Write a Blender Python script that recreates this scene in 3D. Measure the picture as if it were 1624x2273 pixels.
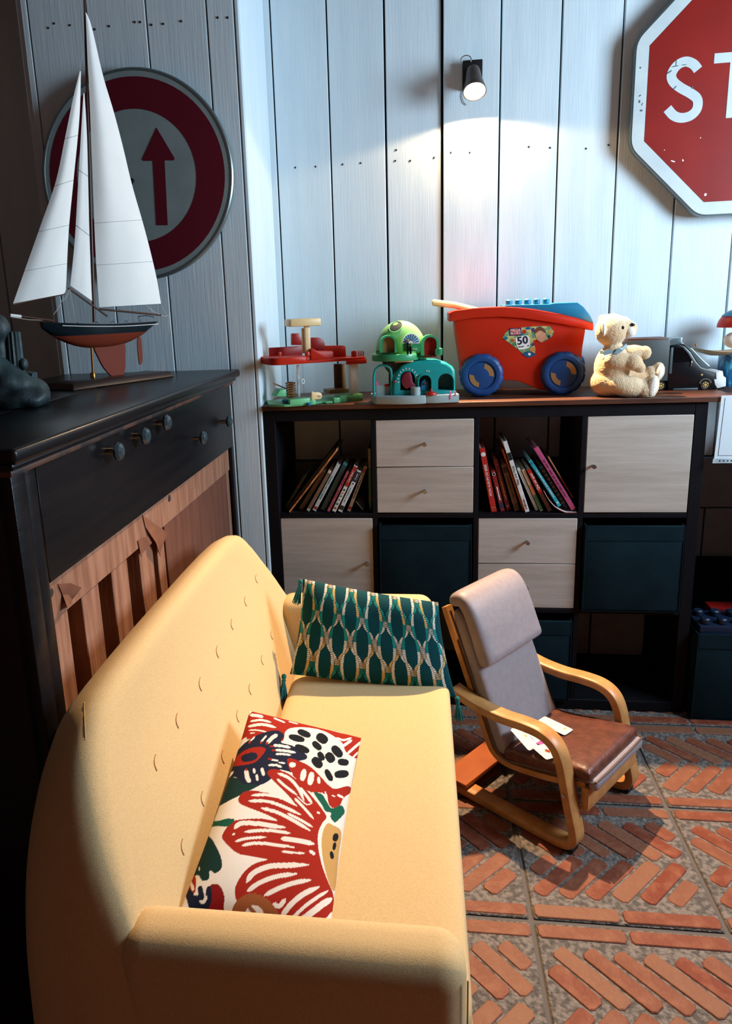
import bpy, bmesh, math, random
import numpy as np
from mathutils import Vector, Matrix

# ------------------------------------------------------------------ camera, light, exposure
for o in list(bpy.data.objects): bpy.data.objects.remove(o)
SC = bpy.context.scene
COL = SC.collection
W, H = 1624.0, 2273.0
CAM = Vector((0.55, -2.893, 1.4564))
YAW, PIT, ROL = -0.1424, -0.2332, -0.0396
FPX, CX, CY = 1626.30, 710.66, 1070.99
fw = Vector((math.sin(YAW)*math.cos(PIT), math.cos(YAW)*math.cos(PIT), math.sin(PIT)))
_r0 = Vector((math.cos(YAW), -math.sin(YAW), 0)); _u0 = _r0.cross(fw)
rt = _r0*math.cos(ROL) + _u0*math.sin(ROL)
up = -_r0*math.sin(ROL) + _u0*math.cos(ROL)
cd = bpy.data.cameras.new('camera'); cam = bpy.data.objects.new('camera', cd); COL.objects.link(cam)
cd.sensor_fit = 'HORIZONTAL'; cd.sensor_width = 36; cd.lens = FPX/W*36
cd.shift_x = (W/2-CX)/W; cd.shift_y = (CY-H/2)/W; cd.clip_start = .02
m = Matrix.Identity(4)
for i in range(3): m[i][0] = rt[i]; m[i][1] = up[i]; m[i][2] = -fw[i]; m[i][3] = CAM[i]
cam.matrix_world = m
SC.camera = cam

def ray(u, v): return fw + rt*((u-CX)/FPX) - up*((v-CY)/FPX)
def px(u, v, y):                       # pixel -> point on the plane Y = y
    d = ray(u, v); return CAM + d*((y-CAM.y)/d.y)
def pxx(u, v, x):
    d = ray(u, v); return CAM + d*((x-CAM.x)/d.x)
def pxz(u, v, z):
    d = ray(u, v); return CAM + d*((z-CAM.z)/d.z)
def pxp(u, v, p0, n):
    d = ray(u, v); n = Vector(n); return CAM + d*((Vector(p0)-CAM).dot(n)/d.dot(n))

wd = bpy.data.worlds.new('world'); SC.world = wd; wd.use_nodes = True
wd.node_tree.nodes['Background'].inputs[0].default_value = (.50, .68, 1, 1)
wd.node_tree.nodes['Background'].inputs[1].default_value = .6

def area_light(name, loc, rot, sx, sy, power, col):
    l = bpy.data.lights.new(name, 'AREA'); l.shape = 'RECTANGLE'; l.size = sx; l.size_y = sy
    l.energy = power; l.color = col
    o = bpy.data.objects.new(name, l); o.location = loc; o.rotation_euler = rot; COL.objects.link(o)
    return o
# daylight coming in through the window of the right-hand wall
WIN = dict(x=2.62, y0=-1.62, y1=-0.76, z0=1.48, z1=2.36)
area_light('window_daylight', (WIN['x']+.02, (WIN['y0']+WIN['y1'])/2, (WIN['z0']+WIN['z1'])/2), (0, math.pi/2, 0),
           WIN['z1']-WIN['z0'], WIN['y1']-WIN['y0'], 84, (.66, .84, 1.0))
SC.view_settings.view_transform = 'Standard'
SC.view_settings.look = 'None'
SC.view_settings.gamma = 1
SC.view_settings.use_curve_mapping = False
SC.view_settings.exposure = 0.12
try: SC.cycles.use_denoising = True
except Exception: pass

# ------------------------------------------------------------------ helpers
rnd = random.Random(7)
PI = math.pi
def lin(c): c /= 255.; return c/12.92 if c <= .04045 else ((c+.055)/1.055)**2.4
def C(r, g, b): return (lin(r), lin(g), lin(b), 1)

def mat(name, col, rough=.5, metal=0, spec=.5, col2=None, vscale=8, stretch=(1,1,1), vpow=(.35,.65), bump=0, bscale=150,
        bstretch=(1,1,1), coat=0, rand=None, trans=0, ior=1.45, emit=None, sheen=0, attr=None, detail=4, bdist=.004):
    m = bpy.data.materials.new(name); m.use_nodes = True
    nt = m.node_tree; b = nt.nodes['Principled BSDF']; L = nt.links.new
    b.inputs['Base Color'].default_value = col
    b.inputs['Roughness'].default_value = rough; b.inputs['Metallic'].default_value = metal
    b.inputs['Specular IOR Level'].default_value = spec; b.inputs['IOR'].default_value = ior
    b.inputs['Coat Weight'].default_value = coat; b.inputs['Transmission Weight'].default_value = trans
    b.inputs['Sheen Weight'].default_value = sheen
    if emit: b.inputs['Emission Color'].default_value = emit[0]; b.inputs['Emission Strength'].default_value = emit[1]
    tc = nt.nodes.new('ShaderNodeTexCoord')
    def coords(st):
        mp = nt.nodes.new('ShaderNodeMapping'); mp.inputs['Scale'].default_value = st
        L(tc.outputs['Object'], mp.inputs['Vector']); return mp.outputs[0]
    out = None
    if attr:
        a = nt.nodes.new('ShaderNodeAttribute'); a.attribute_name = attr; out = a.outputs['Color']
    if col2:
        n = nt.nodes.new('ShaderNodeTexNoise'); n.inputs['Scale'].default_value = vscale; n.inputs['Detail'].default_value = detail
        L(coords(stretch), n.inputs['Vector'])
        r = nt.nodes.new('ShaderNodeMapRange'); r.inputs[1].default_value = vpow[0]; r.inputs[2].default_value = vpow[1]
        L(n.outputs['Fac'], r.inputs[0])
        x = nt.nodes.new('ShaderNodeMix'); x.data_type = 'RGBA'
        x.inputs[6].default_value = col; x.inputs[7].default_value = col2; L(r.outputs[0], x.inputs[0]); out = x.outputs[2]
    if rand:                                   # each piece its own shade
        oi = nt.nodes.new('ShaderNodeObjectInfo'); x = nt.nodes.new('ShaderNodeMix'); x.data_type = 'RGBA'
        rr = nt.nodes.new('ShaderNodeMapRange'); rr.inputs[3].default_value = 0; rr.inputs[4].default_value = rand[1]
        L(oi.outputs['Random'], rr.inputs[0]); L(rr.outputs[0], x.inputs[0])
        if out: L(out, x.inputs[6])
        else: x.inputs[6].default_value = col
        x.inputs[7].default_value = rand[0]; out = x.outputs[2]
    if out: L(out, b.inputs['Base Color'])
    if bump:
        n = nt.nodes.new('ShaderNodeTexNoise'); n.inputs['Scale'].default_value = bscale; n.inputs['Detail'].default_value = 3
        L(coords(bstretch), n.inputs['Vector'])
        bp = nt.nodes.new('ShaderNodeBump'); bp.inputs['Strength'].default_value = bump; bp.inputs['Distance'].default_value = bdist
        L(n.outputs['Fac'], bp.inputs['Height']); L(bp.outputs[0], b.inputs['Normal'])
    return m

def add(dst, src, M=None):
    me = bpy.data.meshes.new('t'); src.to_mesh(me); src.free()
    if M is not None: me.transform(M)
    dst.from_mesh(me); bpy.data.meshes.remove(me); return dst
def T(x, y, z): return Matrix.Translation((x, y, z))
def Rz(a): return Matrix.Rotation(a, 4, 'Z')
def Ry(a): return Matrix.Rotation(a, 4, 'Y')
def Rx(a): return Matrix.Rotation(a, 4, 'X')
def frame(o, xa, ya):                      # matrix from origin and two axes
    xa = Vector(xa).normalized(); za = xa.cross(Vector(ya)).normalized(); ya = za.cross(xa)
    m = Matrix.Identity(4)
    for i in range(3): m[i][0] = xa[i]; m[i][1] = ya[i]; m[i][2] = za[i]; m[i][3] = o[i]
    return m

def bevel_all(bm, off, seg=2, ang=30):
    es = [e for e in bm.edges if len(e.link_faces) == 2 and e.calc_face_angle(0) > math.radians(ang)]
    bmesh.ops.bevel(bm, geom=es, offset=off, segments=seg, profile=.5, affect='EDGES', clamp_overlap=True)
    return bm
def box(sx, sy, sz, c=(0,0,0), bev=0, seg=2):
    bm = bmesh.new(); bmesh.ops.create_cube(bm, size=1)
    for v in bm.verts: v.co = Vector((v.co.x*sx, v.co.y*sy, v.co.z*sz))
    if bev: bevel_all(bm, bev, seg)
    for v in bm.verts: v.co += Vector(c)
    return bm
def box2(a, b, bev=0, seg=2):
    return box(b[0]-a[0], b[1]-a[1], b[2]-a[2], ((a[0]+b[0])/2, (a[1]+b[1])/2, (a[2]+b[2])/2), bev, seg)
def hull8(pts, bev=0, seg=2):              # 8 corners: bottom ring of 4, then top ring of 4
    bm = bmesh.new(); v = [bm.verts.new(p) for p in pts]
    for f in ((3,2,1,0), (4,5,6,7), (0,1,5,4), (1,2,6,5), (2,3,7,6), (3,0,4,7)): bm.faces.new([v[i] for i in f])
    bmesh.ops.recalc_face_normals(bm, faces=bm.faces[:])
    if bev: bevel_all(bm, bev, seg, 20)
    return bm
def loft(rings, cap=True, closed=True):
    bm = bmesh.new(); R = [[bm.verts.new(p) for p in r] for r in rings]; n = len(R[0])
    for a, b in zip(R, R[1:]):
        for i in range(n if closed else n-1):
            j = (i+1) % n; bm.faces.new((a[i], a[j], b[j], b[i]))
    if cap:
        bm.faces.new(R[0][::-1]); bm.faces.new(R[-1])
    bmesh.ops.recalc_face_normals(bm, faces=bm.faces[:])
    return bm
def lathe(prof, n=24, cap=True):           # prof: (r, z)
    return loft([[(r*math.cos(2*PI*k/n), r*math.sin(2*PI*k/n), z) for k in range(n)] for r, z in prof], cap)
def cyl(r, h, n=20, bev=0, r2=None):
    r2 = r if r2 is None else r2
    if bev: return lathe([(max(r-bev,1e-4), 0), (r, bev), (r2, h-bev), (max(r2-bev,1e-4), h)], n)
    return lathe([(r, 0), (r2, h)], n)
def tube(pts, r, n=8, cap=True):
    pts = [Vector(p) for p in pts]; rs = r if isinstance(r, (list, tuple)) else [r]*len(pts)
    rings = []; ref = None
    for i, p in enumerate(pts):
        t = (pts[min(i+1, len(pts)-1)]-pts[max(i-1, 0)]).normalized()
        if ref is None: ref = t.orthogonal().normalized()
        ref = (ref - t*ref.dot(t)).normalized(); bi = t.cross(ref)
        rings.append([p + (ref*math.cos(2*PI*k/n) + bi*math.sin(2*PI*k/n))*rs[i] for k in range(n)])
    return loft(rings, cap)
def ball(rx, ry, rz, c=(0,0,0), u=20, v=12):
    bm = bmesh.new(); bmesh.ops.create_uvsphere(bm, u_segments=u, v_segments=v, radius=1)
    for w in bm.verts: w.co = Vector((w.co.x*rx+c[0], w.co.y*ry+c[1], w.co.z*rz+c[2]))
    return bm
def prism(outline, d0, d1, bev=0, seg=2, plane='xz', ang=30):
    """outline of 2-D points, extruded along the third axis from d0 to d1"""
    f = {'xz': lambda a, b, d: (a, d, b), 'xy': lambda a, b, d: (a, b, d), 'yz': lambda a, b, d: (d, a, b)}[plane]
    bm = bmesh.new()
    lo = [bm.verts.new(f(a, b, d0)) for a, b in outline]; hi = [bm.verts.new(f(a, b, d1)) for a, b in outline]
    n = len(lo); bm.faces.new(lo); bm.faces.new(hi[::-1])
    for i in range(n):
        j = (i+1) % n; bm.faces.new((lo[j], lo[i], hi[i], hi[j]))
    bmesh.ops.recalc_face_normals(bm, faces=bm.faces[:])
    if bev:
        es = [e for e in bm.edges if abs((e.verts[0].co-e.verts[1].co).dot(Vector(f(0,0,1)))) < 1e-7]
        es += [e for e in bm.edges if e not in es and e.calc_face_angle(0) > math.radians(ang)]
        bmesh.ops.bevel(bm, geom=list(set(es)), offset=bev, segments=seg, profile=.5, affect='EDGES', clamp_overlap=True)
    return bm
def ringprism(outer, inner, d0, d1, plane='xz'):
    f = {'xz': lambda a, b, d: (a, d, b), 'xy': lambda a, b, d: (a, b, d), 'yz': lambda a, b, d: (d, a, b)}[plane]
    n = len(outer)
    bm = bmesh.new()
    A, B, Cc, D = [[bm.verts.new(f(a, b, d)) for a, b in s] for s, d in ((outer, d0), (inner, d0), (outer, d1), (inner, d1))]
    for i in range(n):
        j = (i+1) % n
        for q in ((A[i], A[j], B[j], B[i]), (Cc[j], Cc[i], D[i], D[j]), (A[j], A[i], Cc[i], Cc[j]), (B[i], B[j], D[j], D[i])): bm.faces.new(q)
    bmesh.ops.recalc_face_normals(bm, faces=bm.faces[:])
    return bm
def arc(cx, cy, r, a0, a1, n=10, ry=None):
    ry = r if ry is None else ry
    return [(cx+r*math.cos(math.radians(a0+(a1-a0)*k/n)), cy+ry*math.sin(math.radians(a0+(a1-a0)*k/n))) for k in range(n+1)]
def cat(pts, n=8, closed=True):            # Catmull-Rom through points
    P = [np.array(p, float) for p in pts]; N = len(P); out = []
    rng = range(N) if closed else range(N-1)
    for i in rng:
        g = (lambda k: P[k % N]) if closed else (lambda k: P[min(max(k, 0), N-1)])
        p0, p1, p2, p3 = g(i-1), g(i), g(i+1), g(i+2)
        for k in range(n):
            t = k/n; out.append(tuple(.5*((2*p1)+(-p0+p2)*t+(2*p0-5*p1+4*p2-p3)*t*t+(-p0+3*p1-3*p2+p3)*t**3)))
    if not closed: out.append(tuple(P[-1]))
    return out
def ribbon(path, half, w0, w1, nrm=Vector((0,1,0))):
    """path: 3-D points in a plane, swept by a rectangle: +-half in plane, w0..w1 along nrm"""
    path = [Vector(p) for p in path]; nrm = Vector(nrm).normalized(); rings = []
    for i, p in enumerate(path):
        t = (path[min(i+1, len(path)-1)]-path[max(i-1, 0)]).normalized(); s = nrm.cross(t).normalized()
        h = half[i] if isinstance(half, (list, tuple)) else half
        rings.append([p+s*h+nrm*w0, p+s*h+nrm*w1, p-s*h+nrm*w1, p-s*h+nrm*w0])
    return loft(rings)

def root_inv(o):
    while o.parent: o = o.parent
    return o.matrix_basis.inverted()
def obj(name, bm, m, parent=None, world=True, sharp=38, smooth=True):
    """one mesh object; vertices are given in world space unless world=False"""
    if smooth:
        for f in bm.faces: f.smooth = True
        for e in bm.edges:
            if len(e.link_faces) == 2: e.smooth = e.calc_face_angle(0) < math.radians(sharp)
    me = bpy.data.meshes.new(name); bm.to_mesh(me); bm.free()
    me.materials.append(m)
    o = bpy.data.objects.new(name, me); COL.objects.link(o)
    if parent is not None:
        o.parent = parent
        if world: me.transform(root_inv(parent))
    return o
def tag(o, label, cat_, group=None):
    o['label'] = label; o['category'] = cat_
    if group: o['group'] = group
    return o
def thing(name, label, cat_, loc=(0,0,0), rz=0, group=None):
    o = bpy.data.objects.new(name, None); o.empty_display_size = .05; COL.objects.link(o)
    o.matrix_basis = T(*loc) @ Rz(rz)
    return tag(o, label, cat_, group)
def struct(o): o['kind'] = 'structure'; return o
def single(name, bm, m, label, cat_, loc, group=None, **k):   # one-mesh thing with its origin at loc (world verts)
    o = obj(name, bm, m, None, **k); o.data.transform(T(*[-c for c in loc])); o.location = loc
    return tag(o, label, cat_, group)
def text_bm(s, size, ext=.0006, align='CENTER', bold=0):
    c = bpy.data.curves.new('t', 'FONT'); c.body = s; c.size = size; c.extrude = ext; c.align_x = align; c.align_y = 'CENTER'
    c.resolution_u = 2; c.offset = bold
    o = bpy.data.objects.new('t', c); COL.objects.link(o)
    dg = bpy.context.evaluated_depsgraph_get(); me = bpy.data.meshes.new_from_object(o.evaluated_get(dg))
    bm = bmesh.new(); bm.from_mesh(me)
    bpy.data.objects.remove(o); bpy.data.curves.remove(c); bpy.data.meshes.remove(me)
    return bm
def baked(bm, mods):                        # run modifiers on a temporary object and give the mesh back as bmesh
    me = bpy.data.meshes.new('t'); bm.to_mesh(me); bm.free(); o = bpy.data.objects.new('t', me); COL.objects.link(o)
    for typ, kw in mods:
        md = o.modifiers.new(typ, typ)
        for k, v in kw.items(): setattr(md, k, v)
    dg = bpy.context.evaluated_depsgraph_get(); me2 = bpy.data.meshes.new_from_object(o.evaluated_get(dg))
    b = bmesh.new(); b.from_mesh(me2)
    bpy.data.objects.remove(o); bpy.data.meshes.remove(me); bpy.data.meshes.remove(me2)
    return b

# ------------------------------------------------------------------ materials
M_ = {}
M_['wall'] = mat('painted_plank', C(220,236,242), .55, col2=C(206,224,232), vscale=5, stretch=(3,3,.5), bump=.18, bscale=60, bstretch=(3,3,.12), rand=(C(204,222,231), .5))
M_['groove'] = mat('groove', C(20,20,24), .9)
M_['lowwall'] = mat('wainscot_paint', C(128,140,148), .6, col2=C(112,122,130), vscale=5, bump=.3, bscale=40, bstretch=(.2,3,3))
M_['plaster'] = mat('plaster', C(104,76,62), .9)
M_['ceil'] = mat('ceiling_paint', C(96,88,82), .9)
M_['rear'] = mat('rear_wall', C(172,108,84), .9)
M_['nail'] = mat('nail', C(40,40,44), .6)
M_['grout'] = mat('grout', C(126,116,110), .85, col2=C(82,76,72), vscale=70, vpow=(.4,.6), bump=1, bscale=130, bdist=.006)
M_['joint'] = mat('joint', C(92,84,80), .8)
M_['brick'] = mat('brick_clay', C(118,54,36), .55, spec=.3, col2=C(140,82,60), vscale=26, vpow=(.45,.72), bump=.7, bscale=70, rand=(C(134,92,70), .85))
M_['black'] = mat('black_lacquer', C(22,22,26), .32, bump=.08, bscale=30)
M_['blackbrown'] = mat('black_brown_board', C(13,13,18), .6, spec=.15, col2=C(18,17,21), vscale=4, stretch=(8,8,1))
M_['pianoblack'] = mat('piano_black', C(12,13,18), .3, spec=.3, col2=C(22,20,22), vscale=5, stretch=(1,.3,6), bump=.12, bscale=25, bstretch=(1,.3,4))
M_['pianowood'] = mat('piano_wood', C(158,112,88), .75, col2=C(128,84,62), vscale=14, stretch=(2,4,.4), bump=.4, bscale=60, bstretch=(2,4,.3))
M_['pianodark'] = mat('soundboard', C(60,34,26), .75, col2=C(44,25,20), vscale=10, stretch=(1,5,.5))
M_['paper'] = mat('aged_paper', C(138,86,60), .8, col2=C(112,66,46), vscale=12, bump=.3, bscale=30)
M_['crystal'] = mat('knob_glass', C(52,66,70), .12)
M_['oakgrey'] = mat('pale_oak', C(190,180,170), .6, col2=C(172,161,150), vscale=3, stretch=(1.2,1,14), bump=.15, bscale=40, bstretch=(1,1,20))
M_['steel'] = mat('brushed_steel', C(170,170,168), .3, metal=1)
M_['felt'] = mat('bin_fabric', C(20,40,48), .95, spec=.1, col2=C(15,30,37), vscale=5, bump=.5, bscale=400, bdist=.001)
M_['walnut'] = mat('brown_plank', C(92,52,34), .45, col2=C(66,36,24), vscale=7, stretch=(.6,4,4), bump=.2, bscale=40, bstretch=(.4,4,4))
M_['truckline'] = mat('truck_trim', C(70,84,88), .4)
M_['sofa'] = mat('mustard_cloth', C(204,176,130), .9, spec=.2, col2=C(195,166,120), vscale=300, bump=.6, bscale=900, bdist=.0012, sheen=.1)
M_['sofaseam'] = mat('mustard_seam', C(196,158,96), .85)
M_['thread'] = mat('tuft_thread', C(160,106,54), .8)
M_['leg'] = mat('dark_leg', C(40,26,18), .4)
M_['tassel'] = mat('teal_thread', C(16,116,116), .8, col2=C(10,84,88), vscale=80)
M_['birch'] = mat('birch_veneer', C(196,142,86), .38, col2=C(180,124,70), vscale=9, stretch=(3,3,3), bump=.05, bscale=60)
M_['birchdark'] = mat('birch_edge', C(150,92,52), .5, col2=C(128,76,42), vscale=30)
M_['leather'] = mat('brown_leather', C(104,58,44), .42, col2=C(84,46,36), vscale=30, bump=.35, bscale=90, bdist=.003)
M_['sheenleather'] = mat('brown_leather_window_sheen', C(148,136,138), .5, col2=C(142,129,131), vscale=60, bump=.25, bscale=250, bdist=.001)  # brown leather with the window's pale sheen put into its base colour
M_['pipe'] = mat('seat_piping', C(96,78,74), .5)
M_['rubber'] = mat('black_rubber', C(16,16,18), .6)
M_['red'] = mat('red_plastic', C(188,38,16), .4, spec=.35)
M_['darkred'] = mat('dark_red_plastic', C(150,22,18), .4)
M_['cream'] = mat('cream_plastic', C(226,196,140), .4)
M_['white'] = mat('white_plastic', C(225,226,222), .4)
M_['lime'] = mat('light_green_plastic', C(108,190,130), .4)
M_['green'] = mat('green_plastic', C(40,140,92), .35, col2=C(60,150,100), vscale=6)
M_['dome'] = mat('pale_green_plastic', C(112,170,110), .35)
M_['teal'] = mat('turquoise_plastic', C(22,142,140), .32)
M_['tealdark'] = mat('dark_teal', C(12,40,46), .5)
M_['grey'] = mat('grey_plastic', C(150,168,168), .45)
M_['blue'] = mat('blue_plastic', C(14,62,118), .45)
M_['navybrick'] = mat('navy_plastic', C(14,30,54), .45)
M_['bluelid'] = mat('sea_blue_plastic', C(24,116,158), .38)
M_['maroon'] = mat('maroon_plastic', C(110,30,44), .4)
M_['clear'] = mat('clear_plastic', (1,1,1,1), .05, trans=1, ior=1.2)
M_['tan'] = mat('tan_plastic', C(150,110,66), .5)
M_['pink'] = mat('pink_paint', C(220,110,160), .5)
M_['fur'] = mat('plush_fur', C(206,170,128), .95, col2=C(222,196,160), vscale=14, bump=1, bscale=260, bdist=.003, sheen=.4)
M_['furwhite'] = mat('white_plush', C(236,226,212), .95, bump=.8, bscale=260, bdist=.002, sheen=.3)
M_['furpad'] = mat('brown_pad', C(80,62,56), .9)
M_['beadblack'] = mat('black_bead', C(10,10,12), .15)
M_['ribbon'] = mat('blue_grey_ribbon', C(130,150,156), .4)
M_['truck'] = mat('truck_black', C(16,17,20), .25)
M_['cargo'] = mat('cargo_grey', C(52,58,58), .5)
M_['chrome'] = mat('chrome', C(210,212,212), .2, metal=.9)
M_['windscreen'] = mat('windscreen', C(120,140,146), .15, metal=.5)
M_['signwhite'] = mat('sign_white', C(196,206,206), .4, col2=C(184,196,198), vscale=12)
M_['signgrey'] = mat('sign_grey_white', C(136,152,152), .45, col2=C(126,143,144), vscale=12)
M_['signmaroon'] = mat('sign_dark_red', C(92,16,34), .4)
M_['signred'] = mat('sign_red', C(138,22,13), .45, spec=.3, col2=C(126,18,11), vscale=6)
M_['signrim'] = mat('sign_metal', C(120,134,136), .35, metal=.7)
M_['hullblue'] = mat('hull_navy', C(24,34,40), .3)
M_['hullred'] = mat('hull_red_brown', C(120,50,32), .55, spec=.15)
M_['sail'] = mat('sail_cloth', C(240,239,234), .9, col2=C(234,234,229), vscale=8, bump=.3, bscale=500, bdist=.001)
M_['sailseam'] = mat('sail_seam', C(160,160,158), .9)
M_['spar'] = mat('varnished_spar', C(74,46,32), .35)
M_['string'] = mat('rigging', C(206,200,186), .9)
M_['brass'] = mat('brass', C(150,110,60), .3, metal=.9)
M_['darkbase'] = mat('dark_wood_base', C(40,26,22), .35)
M_['bronze'] = mat('verdigris_bronze', C(46,66,68), .55, col2=C(28,42,46), vscale=14, bump=.6, bscale=40)
M_['lampblack'] = mat('lamp_black', C(24,22,24), .4)
M_['lampinner'] = mat('lamp_reflector', C(230,190,140), .3, metal=.6)
M_['bulb'] = mat('lit_bulb', C(255,240,220), .3, emit=((1,.86,.66,1), 40))
M_['card'] = mat('card_white', C(205,203,198), .5)
M_['cardpink'] = mat('card_magenta', C(172,70,140), .5)
M_['sheet'] = mat('paper_sheet', C(206,218,224), .6)
M_['ink'] = mat('printed_ink', C(30,34,44), .6)
M_['inkred'] = mat('red_ink', C(170,40,34), .6)
M_['inkgold'] = mat('gold_ink', C(206,170,100), .6)
M_['inkteal'] = mat('teal_ink', C(40,140,160), .6)
M_['inkwhite'] = mat('white_ink', C(236,234,230), .6)
M_['pages'] = mat('book_pages', C(206,196,176), .9, col2=C(188,178,158), vscale=200, stretch=(1,.05,.05))
M_['print'] = mat('printed_cloth', (1,1,1,1), .85, attr='Col', spec=.15, bump=.4, bscale=700, bdist=.001)
M_['sticker'] = mat('printed_sticker', (1,1,1,1), .4, attr='Col')
M_['toyblue'] = mat('toy_tub_print', C(16,90,140), .35, col2=C(70,170,200), vscale=26, vpow=(.5,.6))
M_['tanwood'] = mat('tan_hull', C(186,150,112), .6, col2=C(206,176,140), vscale=9)
# ------------------------------------------------------------------ room shell
RX0, RX1, RY0, RZ1 = -1.42, 2.62, -4.3, 2.72
floor = struct(obj('floor', box2((RX0-.1, RY0-.1, -.06), (RX1+.1, .1, -.0085)), M_['joint']))
TX, TY, TA = .805, -1.364, .448

def brick_mesh(L, w, h=.008, ch=.22):
    bm = bmesh.new(); c = min(w, L)*ch; rings = []
    for z, k in ((-h, 0), (-.0018, 0), (0, .0018)):
        a, b = L/2-k, w/2-k
        rings.append([bm.verts.new((x, y, z)) for x, y in ((a, -b+c), (a, b-c), (a-c*.8, b), (-a+c*.8, b), (-a, b-c), (-a, -b+c), (-a+c*.8, -b), (a-c*.8, -b))])
    for r, s in zip(rings, rings[1:]):
        for i in range(8): bm.faces.new((r[i], r[(i+1) % 8], s[(i+1) % 8], s[i]))
    bm.faces.new(rings[-1])
    bmesh.ops.recalc_face_normals(bm, faces=bm.faces[:])
    return bm
def brick_data(L, w):
    bm = brick_mesh(L, w); me = bpy.data.meshes.new('brick')
    for f in bm.faces: f.smooth = False
    bm.to_mesh(me); bm.free(); me.materials.append(M_['brick']); return me
def tile_layout(r):
    """bricks of one cast tile: (x, y, angle, length, width), tile corner at 0,0"""
    out = []
    for y in (.0285, TA-.0325):
        xs = [(.012, .207), (.222, TA-.012)] if r.random() < .8 else [(.012, .25), (.265, TA-.012)]
        for x0, x1 in xs: out.append(((x0+x1)/2, y, r.uniform(-.006, .006), x1-x0, .038+r.uniform(-.002, .002)))
    a = math.radians(47); step = .0655
    for half, sgn, yc in ((0, 1, .147), (1, -1, .300)):
        for k in range(-2, 9):
            xc = .02+k*step+(0 if half == 0 else .02); L = .186
            ux, uy = math.cos(a), math.sin(a)*sgn
            t0, t1 = -L/2, L/2
            lo, hi = .028, TA-.028
            t0 = max(t0, (lo-xc)/ux); t1 = min(t1, (hi-xc)/ux)
            if t1-t0 < .05: continue
            m_ = (t0+t1)/2
            out.append((xc+ux*m_, yc+uy*m_, a*sgn+r.uniform(-.02, .02), t1-t0, .0425+r.uniform(-.003, .0018)))
    return out
near_tiles = {(-1,j) for j in (-2,-1,0,1)} | {(0,j) for j in (-2,-1,0,1,2)} | {(1,j) for j in (-1,0,1,2)}
cache = {}
rest_t, rest_b = bmesh.new(), bmesh.new()
tile_me = None
for i in range(-5, 5):
    for j in range(-7, 4):
        x0, y0 = TX+i*TA, TY+j*TA
        if x0+TA < RX0 or y0 > 0 or x0 > RX1 or y0+TA < RY0: continue
        r = random.Random(i*31+j*7+5)
        lay = tile_layout(r)
        if (i, j) in near_tiles:
            if tile_me is None:
                b = box2((-TA/2+.006, -TA/2+.006, -.0084), (TA/2-.006, TA/2-.006, -.003), .003, 1)
                to = obj('floor_tile', b, M_['grout'], floor, world=False, smooth=False); tile_me = to.data
            else:
                to = bpy.data.objects.new('floor_tile', tile_me); COL.objects.link(to); to.parent = floor
            to.location = (x0+TA/2, y0+TA/2, 0)
            for bx, by, an, L, w in lay:
                key = (round(L/.02)*.02, round(w/.002)*.002)
                if key not in cache: cache[key] = brick_data(*key)
                bo = bpy.data.objects.new('brick', cache[key]); COL.objects.link(bo); bo.parent = to
                bo.location = (bx-TA/2, by-TA/2, r.uniform(-.0012, .0008)); bo.rotation_euler = (0, 0, an)
        else:
            add(rest_t, box2((x0+.006, y0+.006, -.0084), (x0+TA-.006, y0+TA-.006, -.003)))
            if x0 > -.6:
                for bx, by, an, L, w in lay: add(rest_b, brick_mesh(L, w), T(x0+bx, y0+by, 0) @ Rz(an))
o = obj('floor_tiles', rest_t, M_['grout'], floor, smooth=False); o['kind'] = 'stuff'
o = obj('bricks', rest_b, M_['brick'], floor, smooth=False); o['kind'] = 'stuff'

# back wall of upright planks above a boarded dado
wb = struct(obj('wall_back', box2((-.02, .014, 0), (RX1+.08, .09, RZ1)), M_['groove']))
xs = [-.014] + [.02+.2026*k for k in range(13)] + [RX1]
for k, (a, b) in enumerate(zip(xs, xs[1:])):
    y = {4: -.011, 3: .001, 7: -.0012, 9: -.0014}.get(k, rnd.uniform(-.0006, .0006))
    g = .0045 if k in (4, 3) else .0028
    obj('plank', box2((a+g, y, .858), (b-g, .016, RZ1), .002, 1), M_['wall'], wb)
for a, b in ((-.014, 1.25), (1.256, RX1)):
    obj('rail_board', box2((a, -.022, .660), (b, .016, .854), .003, 1), M_['lowwall'], wb)
for a, b in zip([-.014, .42, .82, 1.22, 1.62, 2.02, 2.32], [.42, .82, 1.22, 1.62, 2.02, 2.32, RX1]):
    obj('dado_board', box2((a+.003, -.020, 0), (b-.003, .016, .655), .003, 1), M_['lowwall'], wb)
nb = bmesh.new()
def nail(u, v, y, r=.0035):
    p = px(u, v, y); add(nb, cyl(r, .002, 8), T(p.x, y+.0012, p.z) @ Rx(PI/2))
for u, v in ((877,357),(910,357),(879,333),(963,350),(1000,339),(1042,339),(1173,326),(1220,328),(1300,330),(1350,322),(760,365),(800,362),(655,372),(700,370)):
    nail(u, v, -.0112 if 985 < u < 1105 else -.0010)
o = obj('nail_heads', nb, M_['nail'], wb); o['kind'] = 'stuff'

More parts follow.
